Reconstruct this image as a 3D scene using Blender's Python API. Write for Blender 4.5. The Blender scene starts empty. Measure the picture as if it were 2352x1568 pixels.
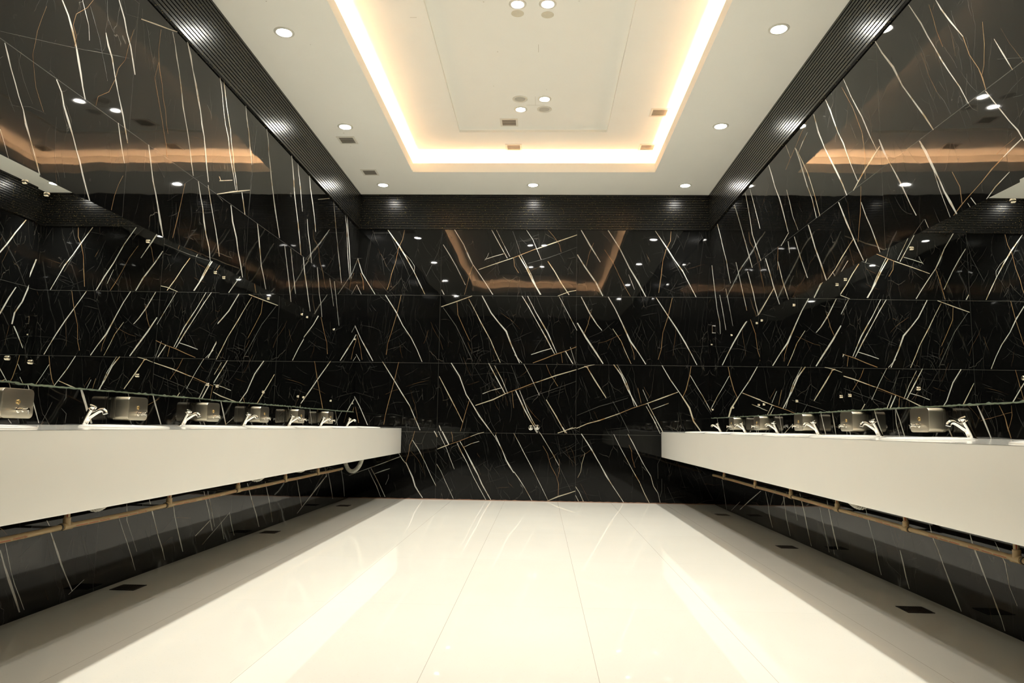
import bpy, bmesh, math, random
from mathutils import Vector, Matrix
from math import sin, cos, pi, radians

S = bpy.context.scene
COL = S.collection

# ------------------------------------------------------------------ camera
XL, XR, D, F = -2.088, 2.077, 8.48, -1.4        # left wall, right wall, back wall, front wall
H, HB = 3.586, 3.158                             # ceiling soffit, underside of the ribbed band
cam = bpy.data.cameras.new('camera')
cam_ob = bpy.data.objects.new('camera', cam); COL.objects.link(cam_ob)
cam.sensor_width = 36.0
cam.lens = 1682.36 / 2352 * 36
cam.clip_start = 0.02
_yaw, _pitch, _roll = -0.0399, 0.1160, 0.0148
fwd = Vector((-sin(-_yaw) * cos(_pitch), cos(_yaw) * cos(_pitch), sin(_pitch)))
right = fwd.cross(Vector((0, 0, 1))).normalized()
up = right.cross(fwd).normalized()
r2 = right * cos(_roll) + up * sin(_roll)
u2 = -right * sin(_roll) + up * cos(_roll)
M = Matrix((r2, u2, -fwd)).transposed().to_4x4()
M.translation = Vector((0.1044, 0.0, 0.8364))
cam_ob.matrix_world = M
S.camera = cam_ob

# ------------------------------------------------------------------ world and exposure
W = bpy.data.worlds.new('world'); S.world = W; W.use_nodes = True
W.node_tree.nodes['Background'].inputs[0].default_value = (0.9, 0.85, 0.75, 1)
W.node_tree.nodes['Background'].inputs[1].default_value = 0.004
S.view_settings.view_transform = 'Standard'
S.view_settings.look = 'None'
S.view_settings.gamma = 1.0
S.view_settings.use_curve_mapping = False
S.view_settings.exposure = 0.20
LAMP_W = 12.4            # watts of one ceiling downlight
LAMP_COL = (1.0, 0.975, 0.90)
STRIP_COL = (1.0, 0.57, 0.31)
STRIP_E = 88.0

# ------------------------------------------------------------------ helpers
def mesh_ob(name, bm, mats, parent=None, smooth=False, loc=None):
    me = bpy.data.meshes.new(name)
    bm.normal_update()
    bm.to_mesh(me); bm.free()
    for m in (mats if isinstance(mats, (list, tuple)) else [mats]): me.materials.append(m)
    if smooth:
        for p in me.polygons: p.use_smooth = True
        try: me.set_sharp_from_angle(angle=radians(38))
        except Exception: pass
    o = bpy.data.objects.new(name, me); COL.objects.link(o)
    if parent is not None: o.parent = parent
    if loc is not None: o.location = loc
    return o

def empty(name, loc=(0, 0, 0), rz=0.0):
    o = bpy.data.objects.new(name, None); COL.objects.link(o)
    o.location = loc; o.rotation_euler = (0, 0, rz); o.empty_display_size = 0.05
    return o

def tag(o, label=None, cat=None, group=None, kind=None):
    if label: o['label'] = label
    if cat: o['category'] = cat
    if group: o['group'] = group
    if kind: o['kind'] = kind
    return o

def dup(root, loc, label=None, rz=None):
    c = root.copy(); COL.objects.link(c); c.location = loc
    if rz is not None: c.rotation_euler = (0, 0, rz)
    if label: c['label'] = label
    for ch in list(root.children):
        d = ch.copy(); COL.objects.link(d); d.parent = c
        for g in list(ch.children):
            e = g.copy(); COL.objects.link(e); e.parent = d
    return c

def box(bm, a, b, mi=0):
    x0, y0, z0 = a; x1, y1, z1 = b
    v = [bm.verts.new(p) for p in ((x0,y0,z0),(x1,y0,z0),(x1,y1,z0),(x0,y1,z0),(x0,y0,z1),(x1,y0,z1),(x1,y1,z1),(x0,y1,z1))]
    fs = []
    for q in ((0,3,2,1),(4,5,6,7),(0,1,5,4),(1,2,6,5),(2,3,7,6),(3,0,4,7)):
        f = bm.faces.new([v[i] for i in q]); f.material_index = mi; fs.append(f)
    return v, fs

def quad(bm, pts, mi=0):
    f = bm.faces.new([bm.verts.new(p) for p in pts]); f.material_index = mi
    return f

def sweep(bm, path, radii, seg=16, cap=True, mi=0):
    """round tube along a path, one radius per point"""
    path = [Vector(p) for p in path]
    if not isinstance(radii, (list, tuple)): radii = [radii] * len(path)
    rings = []; ref = None
    for i, p in enumerate(path):
        t = (path[min(i + 1, len(path) - 1)] - path[max(i - 1, 0)])
        if t.length < 1e-9: t = rings_t
        t.normalize(); rings_t = t
        if ref is None:
            ref = t.orthogonal().normalized()
        ref = (ref - t * ref.dot(t)).normalized()
        b = t.cross(ref)
        rings.append([bm.verts.new(p + (ref * cos(2*pi*k/seg) + b * sin(2*pi*k/seg)) * radii[i]) for k in range(seg)])
    for A, B in zip(rings, rings[1:]):
        for k in range(seg):
            f = bm.faces.new((A[k], A[(k+1) % seg], B[(k+1) % seg], B[k])); f.material_index = mi
    if cap:
        f = bm.faces.new(rings[0][::-1]); f.material_index = mi
        f = bm.faces.new(rings[-1]); f.material_index = mi

def lathe(bm, prof, origin=(0,0,0), axis=(0,0,1), seg=32, mi=0):
    """(distance along axis, radius) profile turned about an axis"""
    ax = Vector(axis).normalized(); o = Vector(origin)
    a = ax.orthogonal().normalized(); b = ax.cross(a)
    rings = []
    for h, r in prof:
        if r < 1e-6: rings.append([bm.verts.new(o + ax * h)])
        else: rings.append([bm.verts.new(o + ax * h + (a * cos(2*pi*k/seg) + b * sin(2*pi*k/seg)) * r) for k in range(seg)])
    for A, B in zip(rings, rings[1:]):
        if len(A) == 1 and len(B) == 1: continue
        for k in range(seg):
            k2 = (k + 1) % seg
            if len(A) == 1: f = bm.faces.new((A[0], B[k2], B[k]))
            elif len(B) == 1: f = bm.faces.new((A[k], A[k2], B[0]))
            else: f = bm.faces.new((A[k], A[k2], B[k2], B[k]))
            f.material_index = mi

# ------------------------------------------------------------------ materials
def new_mat(name):
    m = bpy.data.materials.new(name); m.use_nodes = True
    nt = m.node_tree; b = nt.nodes['Principled BSDF']
    return m, nt, b

def N(nt, t, **kw):
    n = nt.nodes.new(t)
    for k, v in kw.items(): setattr(n, k, v)
    return n

def math_node(nt, op, a, b=None, clamp=False):
    n = N(nt, 'ShaderNodeMath', operation=op, use_clamp=clamp)
    for i, v in enumerate((a, b)):
        if v is None: continue
        if isinstance(v, (int, float)): n.inputs[i].default_value = v
        else: nt.links.new(v, n.inputs[i])
    return n.outputs[0]

def mix_col(nt, fac, a, b):
    n = N(nt, 'ShaderNodeMix', data_type='RGBA')
    if isinstance(fac, (int, float)): n.inputs[0].default_value = fac
    else: nt.links.new(fac, n.inputs[0])
    for sock, v in ((n.inputs[6], a), (n.inputs[7], b)):
        if isinstance(v, tuple): sock.default_value = (*v[:3], 1)
        else: nt.links.new(v, sock)
    return n.outputs[2]

def smooth_step(nt, v, lo, hi):
    n = N(nt, 'ShaderNodeMapRange', interpolation_type='SMOOTHSTEP')
    nt.links.new(v, n.inputs[0]); n.inputs[1].default_value = lo; n.inputs[2].default_value = hi
    n.inputs[3].default_value = 0; n.inputs[4].default_value = 1
    return n.outputs[0]

def simple(name, col, rough=0.5, metal=0.0, bump=0.0, bscale=40, var=0.0, **kw):
    m, nt, b = new_mat(name)
    b.inputs['Roughness'].default_value = rough; b.inputs['Metallic'].default_value = metal
    geo = N(nt, 'ShaderNodeNewGeometry')
    no = N(nt, 'ShaderNodeTexNoise'); no.inputs['Scale'].default_value = bscale
    nt.links.new(geo.outputs['Position'], no.inputs['Vector'])
    dark = tuple(c * (1 - var) for c in col)
    nt.links.new(mix_col(nt, no.outputs[0], dark, tuple(col)), b.inputs['Base Color'])
    if bump:
        bp = N(nt, 'ShaderNodeBump'); bp.inputs['Strength'].default_value = bump; bp.inputs['Distance'].default_value = 0.002
        nt.links.new(no.outputs[0], bp.inputs['Height']); nt.links.new(bp.outputs[0], b.inputs['Normal'])
    for k, v in kw.items(): b.inputs[k.replace('_', ' ')].default_value = v
    return m

def tile_normal(nt, axis, u0, vec):
    """every slab hangs at its own tiny angle and is very slightly wavy"""
    sep = N(nt, 'ShaderNodeSeparateXYZ'); nt.links.new(vec, sep.inputs[0])
    u = sep.outputs[axis]; z = sep.outputs[2]
    cu = math_node(nt, 'DIVIDE', math_node(nt, 'SUBTRACT', u, u0), 1.6)
    cz = math_node(nt, 'DIVIDE', math_node(nt, 'SUBTRACT', z, 0.763 - 0.8), 0.8)
    fu = math_node(nt, 'FLOOR', cu); fz = math_node(nt, 'FLOOR', cz)
    cb = N(nt, 'ShaderNodeCombineXYZ'); nt.links.new(fu, cb.inputs[0]); nt.links.new(fz, cb.inputs[1]); cb.inputs[2].default_value = u0
    wn = N(nt, 'ShaderNodeTexWhiteNoise', noise_dimensions='3D'); nt.links.new(cb.outputs[0], wn.inputs['Vector'])
    sb = N(nt, 'ShaderNodeVectorMath', operation='SUBTRACT'); nt.links.new(wn.outputs['Color'], sb.inputs[0]); sb.inputs[1].default_value = (0.5, 0.5, 0.5)
    sc = N(nt, 'ShaderNodeVectorMath', operation='SCALE'); nt.links.new(sb.outputs[0], sc.inputs[0]); sc.inputs['Scale'].default_value = 0.0045
    no = N(nt, 'ShaderNodeTexNoise'); no.inputs['Scale'].default_value = 3.4; no.inputs['Detail'].default_value = 2.0
    nt.links.new(vec, no.inputs['Vector'])
    s2 = N(nt, 'ShaderNodeVectorMath', operation='SUBTRACT'); nt.links.new(no.outputs['Color'], s2.inputs[0]); s2.inputs[1].default_value = (0.5, 0.5, 0.5)
    sc2 = N(nt, 'ShaderNodeVectorMath', operation='SCALE'); nt.links.new(s2.outputs[0], sc2.inputs[0]); sc2.inputs['Scale'].default_value = 0.013
    geo = N(nt, 'ShaderNodeNewGeometry')
    a1 = N(nt, 'ShaderNodeVectorMath', operation='ADD'); nt.links.new(geo.outputs['Normal'], a1.inputs[0]); nt.links.new(sc.outputs[0], a1.inputs[1])
    a2 = N(nt, 'ShaderNodeVectorMath', operation='ADD'); nt.links.new(a1.outputs[0], a2.inputs[0]); nt.links.new(sc2.outputs[0], a2.inputs[1])
    nn = N(nt, 'ShaderNodeVectorMath', operation='NORMALIZE'); nt.links.new(a2.outputs[0], nn.inputs[0])
    return nn.outputs[0], cu, cz

def marble(name, axis, u0, kind):
    m, nt, b = new_mat(name)
    geo = N(nt, 'ShaderNodeNewGeometry'); pos = geo.outputs['Position']
    nrm, cu, cz = tile_normal(nt, axis, u0, pos)
    nt.links.new(nrm, b.inputs['Normal'])
    b.inputs['Roughness'].default_value = 0.025
    b.inputs['IOR'].default_value = 1.37
    if kind == 'black':
        # hairline webs: distorted cell borders, kept only in patches
        dn = N(nt, 'ShaderNodeTexNoise'); dn.inputs['Scale'].default_value = 3.0; dn.inputs['Detail'].default_value = 5
        nt.links.new(pos, dn.inputs['Vector'])
        sc = N(nt, 'ShaderNodeVectorMath', operation='SCALE'); nt.links.new(dn.outputs['Color'], sc.inputs[0]); sc.inputs['Scale'].default_value = 0.13
        ad = N(nt, 'ShaderNodeVectorMath', operation='ADD'); nt.links.new(pos, ad.inputs[0]); nt.links.new(sc.outputs[0], ad.inputs[1])
        mp = N(nt, 'ShaderNodeMapping'); nt.links.new(ad.outputs[0], mp.inputs[0])
        mp.inputs['Rotation'].default_value = (0, radians(28), 0) if axis == 0 else (radians(-28), 0, 0)
        mp.inputs['Scale'].default_value = (1.9, 1.9, 0.45)
        lines = None
        for scl, th, mlo in ((3.0, 0.0055, 0.48), (5.2, 0.0075, 0.52)):
            vo = N(nt, 'ShaderNodeTexVoronoi', feature='DISTANCE_TO_EDGE'); vo.inputs['Scale'].default_value = scl
            nt.links.new(mp.outputs[0], vo.inputs['Vector'])
            ln = math_node(nt, 'SUBTRACT', 1.0, smooth_step(nt, vo.outputs['Distance'], 0.0, th))
            mk = N(nt, 'ShaderNodeTexNoise'); mk.inputs['Scale'].default_value = scl * 0.9; mk.inputs['Detail'].default_value = 3
            nt.links.new(pos, mk.inputs['Vector'])
            v = math_node(nt, 'MULTIPLY', ln, smooth_step(nt, mk.outputs[0], mlo, mlo + 0.16))
            lines = v if lines is None else math_node(nt, 'MAXIMUM', lines, v)
        base = mix_col(nt, math_node(nt, 'MULTIPLY', lines, 0.5), (0.0035, 0.0035, 0.0033), (0.16, 0.15, 0.13))
        # thin pale joint between slabs
        fu = math_node(nt, 'ABSOLUTE', math_node(nt, 'SUBTRACT', math_node(nt, 'FRACT', math_node(nt, 'ADD', cu, 0.5)), 0.5))
        fz = math_node(nt, 'ABSOLUTE', math_node(nt, 'SUBTRACT', math_node(nt, 'FRACT', math_node(nt, 'ADD', cz, 0.5)), 0.5))
        ju = math_node(nt, 'LESS_THAN', fu, 0.0012 / 1.6)
        jz = math_node(nt, 'LESS_THAN', fz, 0.0018 / 0.8)
        jj = math_node(nt, 'MAXIMUM', math_node(nt, 'MULTIPLY', ju, 0.85), jz)
        base = mix_col(nt, jj, base, (0.07, 0.07, 0.065))
        nt.links.new(base, b.inputs['Base Color'])
    else:
        A, Bc = {'white': ((0.52, 0.51, 0.46), (0.30, 0.23, 0.14)),
                 'cream': ((0.50, 0.45, 0.34), (0.30, 0.17, 0.07)),
                 'gold': ((0.25, 0.16, 0.085), (0.17, 0.085, 0.038)),
                 'grey': ((0.09, 0.09, 0.085), (0.05, 0.05, 0.045))}[kind]
        no = N(nt, 'ShaderNodeTexNoise'); no.inputs['Scale'].default_value = 9; no.inputs['Detail'].default_value = 4
        nt.links.new(pos, no.inputs['Vector'])
        nt.links.new(mix_col(nt, smooth_step(nt, no.outputs[0], 0.50, 0.68), A, Bc), b.inputs['Base Color'])
    return m

def floor_mat():
    m, nt, b = new_mat('cream_polished_tile')
    geo = N(nt, 'ShaderNodeNewGeometry'); pos = geo.outputs['Position']
    sep = N(nt, 'ShaderNodeSeparateXYZ'); nt.links.new(pos, sep.inputs[0])
    cx = math_node(nt, 'DIVIDE', math_node(nt, 'ADD', sep.outputs[0], 0.29 + 6.0), 0.6)
    cy = math_node(nt, 'DIVIDE', math_node(nt, 'ADD', sep.outputs[1], 12.0 - 3.56), 1.2)
    fx = math_node(nt, 'ABSOLUTE', math_node(nt, 'SUBTRACT', math_node(nt, 'FRACT', math_node(nt, 'ADD', cx, 0.5)), 0.5))
    fy = math_node(nt, 'ABSOLUTE', math_node(nt, 'SUBTRACT', math_node(nt, 'FRACT', math_node(nt, 'ADD', cy, 0.5)), 0.5))
    j = math_node(nt, 'MAXIMUM', math_node(nt, 'LESS_THAN', fx, 0.0011 / 0.6), math_node(nt, 'MULTIPLY', math_node(nt, 'LESS_THAN', fy, 0.0008 / 1.2), 0.5))
    cb = N(nt, 'ShaderNodeCombineXYZ')
    nt.links.new(math_node(nt, 'FLOOR', cx), cb.inputs[0]); nt.links.new(math_node(nt, 'FLOOR', cy), cb.inputs[1])
    wn = N(nt, 'ShaderNodeTexWhiteNoise', noise_dimensions='3D'); nt.links.new(cb.outputs[0], wn.inputs['Vector'])
    no = N(nt, 'ShaderNodeTexNoise'); no.inputs['Scale'].default_value = 2.5; no.inputs['Detail'].default_value = 6
    nt.links.new(pos, no.inputs['Vector'])
    c = mix_col(nt, no.outputs[0], (0.74, 0.715, 0.63), (0.79, 0.765, 0.685))
    c = mix_col(nt, math_node(nt, 'MULTIPLY', wn.outputs['Value'], 0.12), c, (0.69, 0.65, 0.55))
    sp = N(nt, 'ShaderNodeTexVoronoi'); sp.inputs['Scale'].default_value = 60; nt.links.new(pos, sp.inputs['Vector'])
    c = mix_col(nt, math_node(nt, 'MULTIPLY', math_node(nt, 'LESS_THAN', sp.outputs['Distance'], 0.13), 0.18), c, (0.50, 0.45, 0.35))
    c = mix_col(nt, math_node(nt, 'MULTIPLY', j, 0.55), c, (0.22, 0.18, 0.12))
    nt.links.new(c, b.inputs['Base Color'])
    b.inputs['Roughness'].default_value = 0.022; b.inputs['IOR'].default_value = 1.52
    sb = N(nt, 'ShaderNodeVectorMath', operation='SUBTRACT'); nt.links.new(wn.outputs['Color'], sb.inputs[0]); sb.inputs[1].default_value = (0.5, 0.5, 0.5)
    sc = N(nt, 'ShaderNodeVectorMath', operation='SCALE'); nt.links.new(sb.outputs[0], sc.inputs[0]); sc.inputs['Scale'].default_value = 0.003
    a1 = N(nt, 'ShaderNodeVectorMath', operation='ADD'); nt.links.new(geo.outputs['Normal'], a1.inputs[0]); nt.links.new(sc.outputs[0], a1.inputs[1])
    nn = N(nt, 'ShaderNodeVectorMath', operation='NORMALIZE'); nt.links.new(a1.outputs[0], nn.inputs[0])
    nt.links.new(nn.outputs[0], b.inputs['Normal'])
    return m

def rib_mat():
    m, nt, b = new_mat('black_ribbed_panel_with_gold_flecks')
    geo = N(nt, 'ShaderNodeNewGeometry'); pos = geo.outputs['Position']
    vo = N(nt, 'ShaderNodeTexVoronoi'); vo.inputs['Scale'].default_value = 120; nt.links.new(pos, vo.inputs['Vector'])
    wn = N(nt, 'ShaderNodeTexWhiteNoise', noise_dimensions='3D'); nt.links.new(vo.outputs['Position'], wn.inputs['Vector'])
    fl = math_node(nt, 'MULTIPLY', math_node(nt, 'GREATER_THAN', wn.outputs['Value'], 0.86), math_node(nt, 'LESS_THAN', vo.outputs['Distance'], 0.24))
    nt.links.new(mix_col(nt, fl, (0.007, 0.0065, 0.0055), (0.62, 0.48, 0.16)), b.inputs['Base Color'])
    nt.links.new(math_node(nt, 'MULTIPLY', fl, 0.55), b.inputs['Metallic'])
    b.inputs['Roughness'].default_value = 0.27
    b.inputs['IOR'].default_value = 1.33
    return m

def emit(name, col, e):
    m, nt, b = new_mat(name)
    b.inputs['Base Color'].default_value = (*col, 1)
    b.inputs['Emission Color'].default_value = (*col, 1); b.inputs['Emission Strength'].default_value = e
    return m

def brushed(name, col, rough=0.32):
    m, nt, b = new_mat(name)
    geo = N(nt, 'ShaderNodeNewGeometry')
    mp = N(nt, 'ShaderNodeMapping'); nt.links.new(geo.outputs['Position'], mp.inputs[0]); mp.inputs['Scale'].default_value = (900, 12, 900)
    no = N(nt, 'ShaderNodeTexNoise'); no.inputs['Scale'].default_value = 1.0; nt.links.new(mp.outputs[0], no.inputs['Vector'])
    nt.links.new(mix_col(nt, no.outputs[0], tuple(c * 0.86 for c in col), col), b.inputs['Base Color'])
    b.inputs['Metallic'].default_value = 1.0; b.inputs['Roughness'].default_value = rough
    return m

MAT = {}
for wn_, ax_, u0_ in (('back', 0, -1.087), ('left', 1, 3.645), ('right', 1, 4.2), ('front', 0, 0.3)):
    MAT[wn_] = [marble('%s_marble_%s' % (k, wn_), ax_, u0_, k) for k in ('black', 'white', 'cream', 'gold', 'grey')]
M_FLOOR = floor_mat()
M_RIB = rib_mat()
M_CEIL = simple('ceiling_paint', (0.93, 0.92, 0.855), 0.65, bscale=6, var=0.02)
M_PATCH = simple('faded_beige_patch', (0.74, 0.69, 0.55), 0.7, bscale=30, var=0.15)
M_TRIM = simple('white_lamp_trim', (0.72, 0.70, 0.62), 0.4)
M_VENTF = simple('vent_frame_paint', (0.78, 0.75, 0.66), 0.5)
M_VENTD = simple('vent_slat_grey', (0.52, 0.48, 0.41), 0.45, bscale=20, var=0.2)
M_VOID = simple('dark_void', (0.06, 0.054, 0.044), 0.8)
M_TOP = simple('white_polished_stone', (0.78, 0.76, 0.68), 0.09, bscale=5, var=0.03)
M_APR = simple('white_stone_apron', (0.89, 0.875, 0.81), 0.16, bscale=3, var=0.03)
M_CER = simple('white_ceramic', (0.82, 0.80, 0.74), 0.08)
M_CHROME = simple('polished_chrome', (0.86, 0.84, 0.80), 0.07, 1.0)
M_STEEL = brushed('brushed_steel', (0.50, 0.46, 0.37))
M_NICKEL = simple('satin_nickel', (0.62, 0.56, 0.44), 0.22, 1.0)
M_BRASS = simple('brass_lock', (0.85, 0.62, 0.30), 0.25, 1.0)
M_PIPE = simple('tan_plastic_pipe', (0.52, 0.37, 0.19), 0.42, bscale=25, var=0.18)
M_INK = simple('red_pipe_print', (0.42, 0.05, 0.02), 0.6)
M_HOSE = simple('pale_corrugated_plastic', (0.62, 0.60, 0.52), 0.45)
M_GRATE = simple('dark_drain_grate', (0.035, 0.025, 0.018), 0.4, 0.4)
M_GLASS_EDGE = simple('green_glass_edge', (0.20, 0.25, 0.18), 0.3, bump=0.6, bscale=60, var=0.5)
M_MIRROR = simple('mirror_silver', (0.93, 0.95, 0.93), 0.0, 1.0)
M_LAMP = emit('lit_lamp_lens', (1.0, 0.97, 0.90), 140.0)
M_LAMPOFF = simple('unlit_lamp_lens', (0.58, 0.56, 0.49), 0.3, 0.1)
M_STRIP = emit('warm_led_strip', STRIP_COL, STRIP_E)
M_SEAL = simple('brown_floor_sealant', (0.20, 0.10, 0.05), 0.7, bscale=15, var=0.4)
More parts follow.
